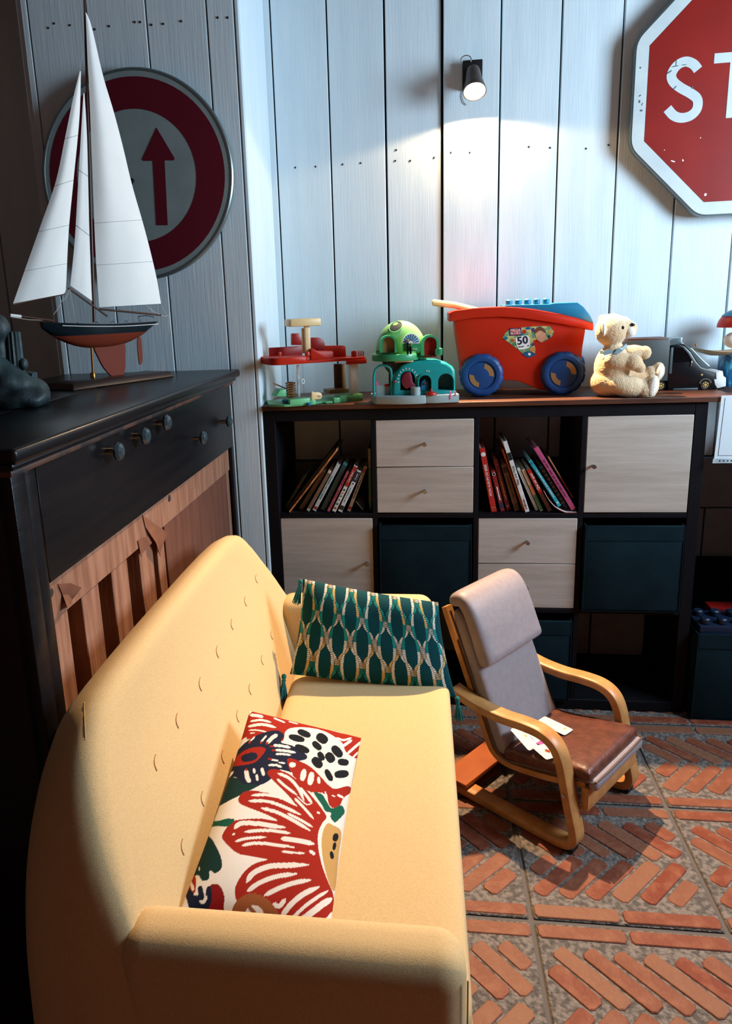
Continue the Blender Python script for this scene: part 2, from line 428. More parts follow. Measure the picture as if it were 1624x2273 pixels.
# boxed-out column with the round sign, its lit return and the recess to its left
wc = struct(obj('wall_column', box2((-.718, -.38, 0), (-.018, .09, RZ1)), M_['groove']))
for a, b in zip([-.721, -.696, -.5, -.304, -.108, -.02], [-.696, -.5, -.304, -.108, -.02, -.004]):
    obj('plank', box2((a+.0022, -.397+rnd.uniform(-.0006, .0006), 0), (b-.0022, -.378, RZ1), .002, 1), M_['wall'], wc)
obj('return_board', box2((-.02, -.392, 0), (-.004, .0, RZ1), .002, 1), M_['wall'], wc)
obj('return_board', box2((-.737, -.392, 0), (-.719, .0, RZ1), .002, 1), M_['wall'], wc)
nb = bmesh.new()
for u, v in ((107,62),(120,52),(155,56),(242,58),(299,49),(311,49),(336,55),(362,53),(402,47),(483,39),(505,39),(210,65)): nail(u, v, -.3978)
o = obj('nail_heads', nb, M_['nail'], wc); o['kind'] = 'stuff'
wa = struct(obj('wall_recess', box2((RX0-.08, .014, 0), (-.72, .09, RZ1)), M_['groove']))
for a, b in zip([RX0, -1.33, -1.124, -.924], [-1.33, -1.124, -.924, -.739]):
    obj('plank', box2((a+.0025, rnd.uniform(-.002, .002), 0), (b-.0025, .016, RZ1), .002, 1), M_['wall'], wa)

struct(obj('wall_left', box2((RX0-.08, RY0, 0), (RX0, .0, RZ1)), M_['plaster']))
struct(obj('wall_rear', box2((RX0-.08, RY0-.08, 0), (RX1+.08, RY0, RZ1)), M_['rear']))
struct(obj('ceiling', box2((RX0-.08, RY0-.08, RZ1), (RX1+.08, .09, RZ1+.06)), M_['ceil']))
bm = bmesh.new()
for a, b in (((RX1, RY0, 0), (RX1+.08, WIN['y0'], RZ1)), ((RX1, WIN['y1'], 0), (RX1+.08, .09, RZ1)),
             ((RX1, WIN['y0'], 0), (RX1+.08, WIN['y1'], WIN['z0'])), ((RX1, WIN['y0'], WIN['z1']), (RX1+.08, WIN['y1'], RZ1))):
    add(bm, box2(a, b))
struct(obj('wall_right', bm, M_['plaster']))
w1 = struct(obj('window_1', ringprism([(WIN['y0'], WIN['z0']), (WIN['y1'], WIN['z0']), (WIN['y1'], WIN['z1']), (WIN['y0'], WIN['z1'])],
    [(WIN['y0']+.03, WIN['z0']+.03), (WIN['y1']-.03, WIN['z0']+.03), (WIN['y1']-.03, WIN['z1']-.03), (WIN['y0']+.03, WIN['z1']-.03)], RX1+.03, RX1+.07, 'yz'), M_['white']))
# ------------------------------------------------------------------ cube shelving unit
_mc = {}
def mc(r, g, b, rough=.5):
    k = (r, g, b, rough)
    if k not in _mc: _mc[k] = mat('colour_%d_%d_%d' % (r, g, b), C(r, g, b), rough, col2=C(int(r*.88), int(g*.88), int(b*.88)), vscale=40)
    return _mc[k]
SX, SZ, SY0, SY1 = 1.466, 1.115, -.39, -.002
shelf = thing('cube_shelf', 'black-brown cube shelving unit, four cubes wide and three high, against the plank wall', 'shelf', (SX/2, -.2, 0))
for x in (0, SX-.039): obj('side_panel', box2((x, SY0, 0), (x+.039, SY1, SZ), .0015, 1), M_['blackbrown'], shelf)
for z in (0, SZ-.039): obj('top_panel' if z else 'bottom_panel', box2((.039, SY0, z), (SX-.039, SY1, z+.039), .0015, 1), M_['blackbrown'], shelf)
cx = lambda k: .039+k*.351
ROW = {1: (.741, 1.076), 2: (.390, .725), 3: (.039, .374)}
for k in (1, 2, 3): obj('upright', box2((cx(k)-.016, SY0+.001, .039), (cx(k), SY1, SZ-.039), .001, 1), M_['blackbrown'], shelf)
for k in range(4):
    for z in (.374, .725): obj('shelf_board', box2((cx(k), SY0+.001, z), (cx(k)+.335, SY1, z+.016), .001, 1), M_['blackbrown'], shelf)
def knob_bm(p):
    return add(bmesh.new(), lathe([(.004, 0), (.0042, .012), (.0075, .02), (.0078, .026), (.0065, .028)], 14), T(*p) @ Rx(PI/2))
def drawers(k, row, label):
    z0, z1 = ROW[row]; x0 = cx(k)
    t = thing('drawer_insert', label, 'drawers', (x0+.1675, -.2, z0))
    obj('carcass', box2((x0+.003, -.365, z0+.001), (x0+.332, -.01, z1-.003)), M_['blackbrown'], t)
    zm = (z0+z1)/2
    for a, b in ((z0+.003, zm-.0012), (zm+.0012, z1-.002)):
        d = obj('drawer', box2((x0+.0015, -.3895, a), (x0+.3335, -.367, b), .0015, 1), M_['oakgrey'], t)
        obj('knob', knob_bm((x0+.1675, -.3885, (a+b)/2)), M_['steel'], d)
def door(k, row, side, label):
    z0, z1 = ROW[row]; x0 = cx(k)
    t = thing('door_insert', label, 'cabinet door', (x0+.1675, -.2, z0))
    obj('carcass', box2((x0+.003, -.365, z0+.001), (x0+.332, -.01, z1-.003)), M_['blackbrown'], t)
    d = obj('door', box2((x0+.0015, -.3895, z0+.003), (x0+.3335, -.367, z1-.002), .0015, 1), M_['oakgrey'], t)
    obj('knob', knob_bm((x0+(.024 if side < 0 else .311), -.3885, (z0+z1)/2)), M_['steel'], d)
drawers(1, 1, 'pair of pale oak drawers in the top row between the two cubes of books')
drawers(2, 2, 'pair of pale oak drawers in the middle row behind the child armchair')
door(3, 1, -1, 'pale oak cabinet door in the top row with its knob on the left')
door(0, 2, 1, 'pale oak cabinet door, knob on its right, under the left cube of books')
def bin_(k, row, label, x0=None, z0=None, w=.322, h=.312, y0=-.405, y1=-.03, tilt=0, name='fabric_bin'):
    if x0 is None: x0 = cx(k)+.0065; z0 = ROW[row][0]+.0005
    t = thing(name, label, 'storage bin', (x0+w/2, -.2, z0))
    th = .006; bm = bmesh.new()
    add(bm, box2((x0, y0, z0), (x0+w, y1, z0+th)))
    for a, b in (((x0, y0, z0), (x0+w, y0+th, z0+h)), ((x0, y1-th, z0), (x0+w, y1, z0+h)), ((x0, y0+th, z0), (x0+th, y1-th, z0+h)), ((x0+w-th, y0+th, z0), (x0+w, y1-th, z0+h))):
        add(bm, box2(a, b, .0025, 2))
    obj('bin_body', bm, M_['felt'], t)
    obj('hem', box2((x0+.004, y0-.002, z0+h-.055), (x0+w-.004, y0+.002, z0+h-.002), .0015, 1), M_['felt'], t)
    for xx in (x0+.002, x0+w-.002): obj('seam', tube([(xx, y0-.001, z0+.004), (xx, y0-.001, z0+h)], .002, 6), M_['felt'], t)
    return t
bin_(1, 2, 'dark felt storage bin in the middle row directly under the top-row drawers')
bin_(3, 2, 'dark teal felt storage bin in the middle row under the oak door')
bin_(2, 3, 'dark felt storage bin in the bottom row half hidden by the child armchair')

plank = single('wooden_plank', box2((-.001, -.402, SZ+.0005), (1.555, -.02, SZ+.0175), .0015, 1), M_['walnut'],
    'brown wooden plank lying along the top of the black shelving unit', 'plank', (.75, -.2, SZ+.0005))
TOP = SZ+.0178

# ------------------------------------------------------------------ books
def scribble(n, h, seed):                   # print too small to read: a row of uneven strokes, n long
    r = random.Random(seed); bm = bmesh.new(); x = -n/2
    while x < n/2:
        w = h*r.uniform(.25, .6)
        if r.random() > .16: add(bm, box2((x, -h*r.uniform(.25,.42), 0), (min(x+w, n/2), h*r.uniform(.12,.42), .0004)))
        x += w+h*.14
    return bm
def book(name, label, b, t, th, org, sc, colr, depth=.19, y=-.365, title=None, bands=(), tcol='inkwhite', tsize=.55, dots=(), zb=.7415, group='picture books in the shelf cubes'):
    ub, vb = org[0]+b[0]/sc, org[1]+b[1]/sc; ut, vt = org[0]+t[0]/sc, org[1]+t[1]/sc
    P, Q = px(ub, vb, y), px(ut, vt, y); a = (Q-P); L = a.length; a.normalize()
    w = th/sc*(px(ub+1, vb, y)-px(ub, vb, y)).length*abs(a.z)
    n = Vector((-a.z, 0, a.x))                      # to the left of the spine
    zlow = min((P+n*w/2*s).z for s in (-1, 1)); P = P+a*((zb-zlow)/a.z); L = (Q-P).length
    tt = thing(name, label, 'book', tuple(P))
    Mx = frame(P, a, n)                             # local x up the spine, y to the left, z towards the viewer
    m = mc(*colr)
    c = min(.0022, w*.2)
    bm = bmesh.new(); add(bm, box2((0, -w/2, -.003), (L, w/2, 0), .001, 1), Mx)
    for s in (-1, 1): add(bm, box2((0, s*w/2-c/2*(1+s), -depth), (L, s*w/2+c/2*(1-s), -.0005)), Mx)
    cov = obj('cover', bm, m, tt, smooth=False)
    obj('page_block', add(bmesh.new(), box2((.003, -w/2+c, -depth+.004), (L-.003, w/2-c, -.003)), Mx), M_['pages'], tt, smooth=False)
    for f0, f1, bc in bands:
        obj('spine_band', add(bmesh.new(), box2((L*f0, -w/2+.0004, 0), (L*f1, w/2-.0004, .0005)), Mx), mc(*bc), cov, smooth=False)
    for f, rr, bc in dots:
        obj('spine_mark', add(bmesh.new(), cyl(w*rr, .0009, 14), Mx @ T(L*f, 0, 0)), mc(*bc), cov, smooth=False)
    for f, s, col_ in ([title] if title and isinstance(title[0], float) else title or []):
        tb_ = scribble(s*L, w*tsize*.8, int(L*1e5)+int(f*100)) if isinstance(s, float) else text_bm(s, w*tsize*1.25, .0003)
        obj('spine_title', add(bmesh.new(), tb_, Mx @ T(L*f, 0, .0007)), M_[col_], cov, smooth=False)
    return tt
A0, SA = (620, 960), 7.733
bk = lambda *a, **k: book(*a, A0, SA, **k)
book('picture_book', 'dark green book with a red band, leaning at the far left of the left cube', (176,1180), (446,735), 58, A0, SA, (26,62,44), bands=[(.62,.72,(110,30,30))], y=-.33)
book('picture_book', 'wide dark brown book leaning behind the thin orange one', (100,1380), (918,312), 50, A0, SA, (40,32,30), y=-.35, depth=.23)
book('picture_book', 'thin tall orange book leaning far over in the left cube', (150,1390), (985,300), 36, A0, SA, (230,146,78), title=[(.30,0.34,'ink'),(.72,0.22,'ink')], y=-.378, depth=.22)
book('picture_book', 'brown book leaning beside the thin orange one', (400,1260), (765,670), 84, A0, SA, (78,54,44), y=-.35)
book('picture_book', 'white-edged book with a brown spine in the left cube', (505,1310), (870,655), 62, A0, SA, (206,196,180), bands=[(.06,.94,(120,92,70))], y=-.365)
book('picture_book', 'white book with pale blue lettering and a red square low on the spine', (610,1310), (1015,545), 74, A0, SA, (198,204,204), title=(.5,0.5,'inkteal'), bands=[(.04,.09,(150,30,40))])
book('picture_book', 'thick dark teal book leaning between the white and the pink book', (745,1320), (1140,520), 86, A0, SA, (30,72,76), bands=[(.95,.995,(40,140,160))], y=-.36)
book('picture_book', 'slim pink book with small dark lettering in the left cube', (838,1350), (1180,670), 52, A0, SA, (196,92,122), title=[(.75,0.2,'ink'),(.32,0.45,'maroon')], y=-.372)
book('picture_book', 'white book with a red title panel reading C est Noel in the left cube', (935,1350), (1312,575), 72, A0, SA, (226,226,224), bands=[(.56,.985,(176,34,26))], title=[(.77,"C'est Noël !",'inkwhite')], dots=[(.08,.3,(170,40,34)),(.17,.3,(30,110,70)),(.26,.22,(90,60,120)),(.34,.25,(30,130,90)),(.41,.22,(220,130,80)),(.48,.3,(70,80,90))], y=-.376)
book('picture_book', 'white book with a navy top and a red leaf emblem in the left cube', (1045,1340), (1368,655), 80, A0, SA, (222,224,226), bands=[(.73,.97,(28,42,66)),(.05,.15,(24,24,26))], title=[(.84,0.17,'inkwhite'),(.42,0.36,'inkteal')], dots=[(.68,.42,(240,238,234)),(.685,.22,(190,40,34))], tsize=.4, y=-.378)
book('picture_book', 'tan book with small red squares leaning at the right of the left cube', (1210,1295), (1480,580), 62, A0, SA, (150,126,98), title=(.5,0.4,'ink'), bands=[(.05,.11,(130,30,34)),(.86,.94,(130,40,36))], y=-.37)
book('picture_book', 'green and tan book standing upright against the right side of the left cube', (1556,1260), (1540,270), 44, A0, SA, (44,82,60), bands=[(.69,.99,(130,110,84)),(.16,.2,(120,36,36))], y=-.34)
o = book('booklet', 'small white booklet leaning low beside the upright green book', (1450,1350), (1312,1185), 16, A0, SA, (205,220,226), y=-.35, depth=.12)
B0, SB = (1055, 950), 6.767
book('picture_book', 'large red album with white lettering at the left of the right-hand book cube', (285,1290), (97,300), 84, B0, SB, (186,36,26), title=[(.50,'MON ALBUM DE BÉBÉ','inkwhite'),(.07,'2','inkgold')], dots=[(.9,.42,(232,230,226))], tsize=.5, y=-.378)
book('picture_book', 'short dark red book with a round blue emblem beside the red album', (405,1235), (262,645), 62, B0, SB, (140,28,26), title=(.48,0.4,'inkwhite'), dots=[(.92,.42,(210,210,210)),(.92,.3,(30,50,70))], bands=[(.08,.22,(44,48,72))], y=-.37)
book('picture_book', 'tall dark red book with pale lettering behind the short dark red one', (505,1250), (298,475), 66, B0, SB, (128,32,30), title=(.5,0.6,'inkgold'), dots=[(.9,.3,(120,80,70)),(.08,.3,(180,120,100))], tsize=.4, y=-.355)
book('picture_book', 'brown wood-coloured book in the right-hand book cube', (628,1245), (420,545), 80, B0, SB, (112,78,52), bands=[(.82,.94,(44,32,28)),(.04,.16,(74,56,40))], title=(.5,0.45,'ink'), tsize=.36, y=-.365)
book('picture_book', 'thin orange book pressed against the white book in the right-hand cube', (735,1275), (405,320), 26, B0, SB, (190,100,48), y=-.36, depth=.22)
book('picture_book', 'tall white book lettered Peter and Molly with a black band', (792,1295), (440,200), 66, B0, SB, (226,226,222), bands=[(.735,.84,(16,16,20))], title=[(.52,'Peter and Molly','ink'),(.13,0.12,'maroon')], dots=[(.05,.2,(150,40,50)),(.17,.18,(150,120,140))], tsize=.62, y=-.38)
book('picture_book', 'slim cream-white book leaning behind the Peter and Molly book', (915,1215), (640,600), 46, B0, SB, (218,212,200), y=-.36)
book('picture_book', 'beige and green book leaning beside the slim white one', (988,1230), (716,625), 54, B0, SB, (214,186,150), bands=[(.02,.4,(70,130,80)),(.4,.62,(206,120,70))], y=-.366)
book('picture_book', 'book with a red panel reading Qui ou quoi above a brown half', (1104,1215), (790,612), 66, B0, SB, (118,94,82), bands=[(.42,.99,(182,36,28))], title=(.7,'Qui où quoi','inkwhite'), dots=[(.1,.3,(130,36,40))], tsize=.8, y=-.372)
book('picture_book', 'bright turquoise book with pale lettering in the right-hand cube', (1275,1190), (812,485), 62, B0, SB, (34,164,182), title=(.5,0.6,'inkwhite'), dots=[(.93,.35,(20,110,130)),(.08,.3,(230,230,230))], tsize=.5, y=-.376, zb=.760)
book('picture_book', 'dark blue-green book with gold dashes between the turquoise and pink books', (1375,1220), (965,555), 60, B0, SB, (30,62,72), bands=[(.93,.97,(50,130,150))]+[(.12+.09*k,.15+.09*k,(150,118,60)) for k in range(9)], y=-.36, zb=.7485)
book('picture_book', 'large glossy pink book leaning at the right of the right-hand cube', (1482,1235), (905,290), 84, B0, SB, (190,78,122), title=(.5,0.6,'ink'), tsize=.45, y=-.38, depth=.22, zb=.7485)
book('picture_book', 'thin tan book behind the large pink one', (1522,1150), (1092,432), 24, B0, SB, (196,150,92), y=-.35, zb=.785, bands=[(.1,.5,(170,60,40))])
pts = [px(B0[0]+a/SB, B0[1]+b/SB, -.385) for a, b in cat([(1030,950),(1090,1060),(1190,1180),(1320,1255),(1440,1280),(1540,1282)], 5, False)]
pts = [Vector((min(p.x, 1.0735), p.y, max(p.z, .7435))) for p in pts]
t = thing('magazine', 'thin red and white booklet sagging under the turquoise and pink books', 'magazine', tuple(pts[-1]))
obj('pages', ribbon(pts, .0009, 0, .16), mc(222,214,206), t)
obj('cover', ribbon([p+Vector((-.0006,-.001,-.0006)) for p in pts], .0006, 0, .16), mc(190,70,66), t)

# ------------------------------------------------------------------ things to the right of the shelf
x0 = SX+.012
t = bin_(0, 0, 'dark felt storage box on the floor right of the shelving unit', x0=x0, z0=.0005, w=.30, h=.325, y0=-.432, y1=-.06, name='storage_box')
tb = thing('toy_brick', 'large dark blue toy brick with round studs inside the floor box', 'toy brick', (x0+.16, -.35, .33))
obj('block', box2((x0+.012, -.415, .25), (x0+.285, -.27, .345), .004, 2), M_['navybrick'], tb)
for k in range(5):
    for y in (-.385, -.315): obj('stud', add(bmesh.new(), cyl(.017, .022, 16, .004), T(x0+.038+k*.055, y, .344)), M_['navybrick'], tb)
single('toy_brick', box2((x0+.10, -.262, .27), (x0+.27, -.2, .35), .004, 2), M_['darkred'], 'red toy brick behind the dark blue one in the floor box', 'toy brick', (x0+.2, -.23, .27))
bs = thing('dark_bench', 'low black bench behind the floor box right of the shelving unit', 'bench', (x0+.3, -.12, 0))
obj('bench_top', box2((x0-.002, -.055, .44), (x0+.31, -.024, .465), .002, 1), M_['blackbrown'], bs)
obj('bench_panel', box2((x0+.001, -.05, 0), (x0+.31, -.024, .44)), M_['blackbrown'], bs)
ps = thing('paper_sheet', 'white ruled paper sheet in a holder hanging from the plank end', 'paper', (1.52, -.408, 1.135))
pc = [px(1601,878,-.4065), px(1583,1026,-.4065)]
W_ = .16
q = [pc[1], pc[1]+Vector((W_,0,0)), pc[0]+Vector((W_-.007,0,0)), pc[0]]
obj('sheet', prism([(p.x, p.z) for p in q], -.4075, -.4065), M_['sheet'], ps)
obj('bottom_strip', prism([(q[0].x-.004, q[0].z-.003), (q[1].x, q[1].z-.003), (q[1].x, q[1].z+.012), (q[0].x-.003, q[0].z+.012)], -.409, -.4076), mc(176,190,196), ps)
bm = bmesh.new()
add(bm, tube([(q[3].x+.011, -.4078, q[3].z-.008), (q[0].x+.012, -.4078, q[0].z+.022)], .0006, 4))
add(bm, tube([(q[0].x+.012, -.4078, q[0].z+.022), (q[1].x, -.4078, q[1].z+.022)], .0006, 4))
obj('ruled_border', bm, M_['ink'], ps)
for k in range(5): obj('hole', add(bmesh.new(), cyl(.0024, .0006, 10), T(q[0].x+.018+k*.012, -.409, q[0].z+.005) @ Rx(PI/2)), M_['ink'], ps)
sc2 = thing('added_shade_cabinet', 'dark cabinet added out of view to shade the lower right wall', 'cabinet', (2.2, -.2, 0))  # unseen cabinet, added to keep window light off the lower right wall
obj('carcass', box2((1.81, -.40, .0), (2.5, -.03, 1.15), .003, 1), M_['blackbrown'], sc2)
for k in range(2): obj('door', box2((1.815+.343*k, -.415, .03), (2.152+.343*k, -.4005, 1.13), .003, 1), M_['blackbrown'], sc2)
# ------------------------------------------------------------------ upright piano, its back turned to the sofa
piano = thing('upright_piano', 'black upright piano with its open slatted back turned to the yellow sofa', 'piano', (-.4, -1.12, 0))
PY0, PY1 = -1.83, -.425
for a, b in ((PY0, PY0+.04), (PY1-.03, PY1)): obj('side_panel', box2((-.66, a, 0), (-.112, b, 1.216), .004, 2), M_['pianoblack'], piano)
obj('front_panel', box2((-.68, PY0+.04, 0), (-.655, PY1-.03, 1.216)), M_['pianoblack'], piano)
obj('soundboard', box2((-.24, PY0+.04, .05), (-.225, PY1-.03, 1.2)), M_['pianodark'], piano)
lid = obj('lid', box2((-.345, PY0-.03, 1.238), (-.070, PY1+.018, 1.264), .008, 3), M_['pianoblack'], piano)
obj('lid', box2((-.705, PY0-.03, 1.238), (-.3475, PY1+.018, 1.264), .008, 3), M_['pianoblack'], piano)
obj('lid_moulding', box2((-.69, PY0-.018, 1.2255), (-.084, PY1+.01, 1.2385), .005, 2), M_['pianoblack'], piano)
obj('worn_moulding', box2((-.685, PY0-.008, 1.2135), (-.094, PY1+.004, 1.2255), .004, 2), mat('worn_wood', C(84,50,34), .6, col2=C(30,26,26), vscale=9, stretch=(2,2,2), vpow=(.42,.58)), piano)
obj('back_panel', box2((-.125, PY0+.085, 1.0), (-.105, PY1-.005, 1.2135), .002, 1), M_['pianoblack'], piano)
obj('stile', box2((-.13, PY0, 0), (-.101, PY0+.045, 1.2135), .003, 2), M_['pianoblack'], piano)
obj('stile', box2((-.13, PY0+.047, 0), (-.105, PY0+.083, 1.2135), .003, 2), M_['pianoblack'], piano)
obj('stile', box2((-.13, PY1-.03, .0), (-.106, PY1, 1.0), .003, 2), M_['pianoblack'], piano)
obj('top_rail', box2((-.150, PY0+.083, .918), (-.118, PY1-.03, .9985), .002, 1), M_['pianowood'], piano)
obj('bottom_rail', box2((-.150, PY0+.083, .06), (-.118, PY1-.03, .16), .002, 1), M_['pianowood'], piano)
for a, b in ((-1.742,-1.668), (-1.607,-1.530), (-1.462,-1.376), (-1.303,-1.217), (-1.186,-1.136), (-.490,-.458)):
    obj('slat', box2((-.160, a, .16), (-.1215, b, .918), .002, 1), M_['pianowood'], piano)
obj('brown_board', box2((-.128, -1.128, .22), (-.1195, -.497, .9175), .001, 1), M_['pianodark'] if False else mat('dust_cloth', C(110,66,48), .85, col2=C(92,54,40), vscale=7, stretch=(1,5,.5)), piano)
# torn paper left on the rail
def flap(pts, nx=-.1165, lift=.012, n=None):
    P = [pxx(u, v, nx) for u, v in pts]; bm = bmesh.new()
    c = sum(P, Vector())/len(P); vs = []
    for i, p in enumerate(P): vs.append(bm.verts.new((nx+lift*(i % 3)/2, p.y, p.z)))
    cv = bm.verts.new((nx+lift*.3, c.y, c.z))
    for i in range(len(vs)): bm.faces.new((vs[i], vs[(i+1) % len(vs)], cv))
    return baked(bm, [('SOLIDIFY', dict(thickness=.0012))])
obj('torn_paper', flap([(128,1296),(150,1294),(167,1304),(160,1330),(148,1345),(135,1350),(138,1320)]), M_['paper'], piano)
obj('torn_paper', flap([(316,1143),(340,1165),(362,1182),(358,1215),(350,1235),(335,1205),(322,1170)]), M_['paper'], piano)
obj('torn_paper', flap([(305,1200),(322,1190),(326,1205),(312,1232)]), M_['paper'], piano)
for u, v in ((113,1316),(376,1106)): 
    p = pxx(u, v, -.117); obj('screw', add(bmesh.new(), cyl(.009, .003, 14, .001), T(-.119, p.y, p.z) @ Ry(PI/2)), M_['nail'], piano)
for u, v in ((244,1002),(305,968),(354,938),(437,972),(496,936)):
    p = pxx(u, v, -.1)
    kb = bmesh.new(); add(kb, cyl(.007, .016, 10), T(-.106, p.y, p.z) @ Ry(PI/2))
    k = obj('knob', kb, M_['steel'], piano)
    fb = lathe([(.006,0),(.017,.006),(.0205,.012),(.017,.018),(.009,.022)], 10)
    obj('cut_glass', add(bmesh.new(), fb, T(-.0925, p.y, p.z) @ Ry(PI/2)), M_['crystal'], k, sharp=5)

# ------------------------------------------------------------------ sofa
sofa = thing('sofa', 'mustard yellow two-seat sofa with a tufted back, set against the piano', 'sofa', (.3, -1.4, 0))
def sellip(c, s, e1=.3, e2=.12, nu=72, nv=28):       # rounded box as a superellipsoid
    pw = lambda x, e: math.copysign(abs(x)**e, x)
    rings = []
    for j in range(nv+1):
        ph = -PI/2+PI*j/nv
        ph = max(min(ph, PI/2-.02), -PI/2+.02); cz, sz = pw(math.cos(ph), e1), pw(math.sin(ph), e1)
        rings.append([(c[0]+s[0]/2*cz*pw(math.cos(2*PI*k/nu), e2), c[1]+s[1]/2*cz*pw(math.sin(2*PI*k/nu), e2), c[2]+s[2]/2*sz) for k in range(nu)])
    return loft(rings)
def xfront(z): return .03+(.85-z)/.43*.155 if z > .42 else .186
prof = cat([(-2.055,.10),(-2.078,.28),(-2.074,.44),(-2.058,.56),(-2.03,.665),(-1.985,.75),(-1.92,.808),(-1.83,.840),(-1.6,.849),(-1.4,.85),(-1.15,.849),(-.98,.842),(-.885,.81),(-.815,.73),(-.745,.61),(-.705,.46),(-.695,.28),(-.71,.10)], 4, False)
YC = -1.4
def back_ring(xr, f, shr, dz):      # xr: absolute X at the top, f: share of the way from the rear face to the sloping front
    out = []
    for y, z in prof:
        k = max(0, min(1, (z-.3)/.5)); k2 = 1 if f < .8 else max(.06, min(1, (z-.50)/.22)); yy = y+(shr if y < YC else -shr)*min(1, abs(y-YC)/.5)*k2
        out.append((-.088+(xfront(z)+.088)*f, yy, z-dz*k))
    return out
bm = loft([back_ring(0, 0, .085, .115), back_ring(0, .04, .060, .078), back_ring(0, .14, .040, .052), back_ring(0, .30, .022, .030), back_ring(0, .48, .010, .012), back_ring(0, .68, .002, .001), back_ring(0, .84, .004, .0), back_ring(0, .93, .018, .006), back_ring(0, .98, .042, .018), back_ring(0, 1.0, .080, .036)])
back = obj('backrest', bm, M_['sofa'], sofa, sharp=80)
from mathutils.bvhtree import BVHTree
tmp_b = bmesh.new(); tmp_b.from_mesh(back.data); bmesh.ops.transform(tmp_b, matrix=root_inv(sofa).inverted(), verts=tmp_b.verts[:]); sbt = BVHTree.FromBMesh(tmp_b); tmp_b.free()
def onback(u, v):
    h = sbt.ray_cast(CAM, ray(u, v)); return h[0]+h[1]*.0004
for pts in (((568,1285),(544,1335),(514,1386),(482,1447),(444,1519),(393,1600),(345,1693)), ((602,1410),(581,1465),(554,1530),(527,1590),(494,1680),(449,1773),(405,1880))):
    for k, (u, v) in enumerate(pts):
        h = 9+1.5*k
        obj('tuft_stitch', tube([onback(u-(3+.3*k)*(1-(2*q-1)**2)+3*q, v-h+2*h*q) for q in [i/8 for i in range(9)]], .0011, 5), M_['thread'], back)
obj('end_seam', tube([onback(187+3*q*q, 1558+85*q) for q in [i/8 for i in range(9)]], .0005, 5), M_['sofaseam'], back)
obj('seat', sellip((.395, -1.40, .33), (.455, 1.20, .185), .22, .07), M_['sofa'], sofa, sharp=80)
obj('base', box2((-.06, -2.05, .1), (.612, -.75, .30), .02, 3), M_['sofa'], sofa)
for y0, y1, xe in ((-2.076, -1.975, .607), (-.815, -.705, .580)):
    a = obj('armrest', box2((.10, y0, .10), (xe, y1, .580), .042, 6), M_['sofa'], sofa)
    ye = y0+.02 if y0 < -1.5 else y1-.02
    obj('arm_seam', tube([(xe-.0+.0004, ye, .55), (xe+.0006, ye, .40), (xe+.0006, ye, .15)], .0014, 5), M_['sofaseam'], a)
obj('front_seam', tube([(.6225, -1.97, .34), (.6225, -.83, .34)], .0012, 5), M_['sofaseam'], sofa)
for x, y in ((.0,-1.98), (.57,-1.98), (.0,-.82), (.57,-.82)): obj('leg', add(bmesh.new(), cyl(.014, .102, 14, r2=.022), T(x, y, 0)), M_['leg'], sofa)

# ------------------------------------------------------------------ cushions with printed cloth
def pip(poly, X, Y):
    P = np.array(poly); inside = np.zeros(X.shape, bool); j = len(P)-1
    for i in range(len(P)):
        xi, yi = P[i]; xj, yj = P[j]
        c = ((yi > Y) != (yj > Y)) & (X < (xj-xi)*(Y-yi)/(yj-yi+1e-12)+xi); inside ^= c; j = i
    return inside
def stroke(line, w, X, Y):
    L = np.array(cat(line, 6, False)); n = len(L); m = np.zeros(X.shape, bool)
    bx = (X > L[:,0].min()-w) & (X < L[:,0].max()+w) & (Y > L[:,1].min()-w) & (Y < L[:,1].max()+w)
    x, y = X[bx], Y[bx]; mm = np.zeros(x.shape, bool)
    for i in range(n-1):
        a, b = L[i], L[i+1]; ab = b-a; t = np.clip(((x-a[0])*ab[0]+(y-a[1])*ab[1])/(ab@ab+1e-9), 0, 1)
        s = (i+t)/(n-1); ww = w/2*np.clip(np.minimum(s*6, (1-s)*4)+.25, .25, 1)
        mm |= (x-a[0]-ab[0]*t)**2+(y-a[1]-ab[1]*t)**2 < ww**2
    m[bx] = mm; return m
def ell(cx_, cy_, rx, ry, deg, X, Y):
    a = math.radians(deg); dx, dy = X-cx_, Y-cy_; p = dx*math.cos(a)+dy*math.sin(a); q = -dx*math.sin(a)+dy*math.cos(a)
    return (abs(p)/rx)**2.4+(abs(q)/ry)**2.4 < 1
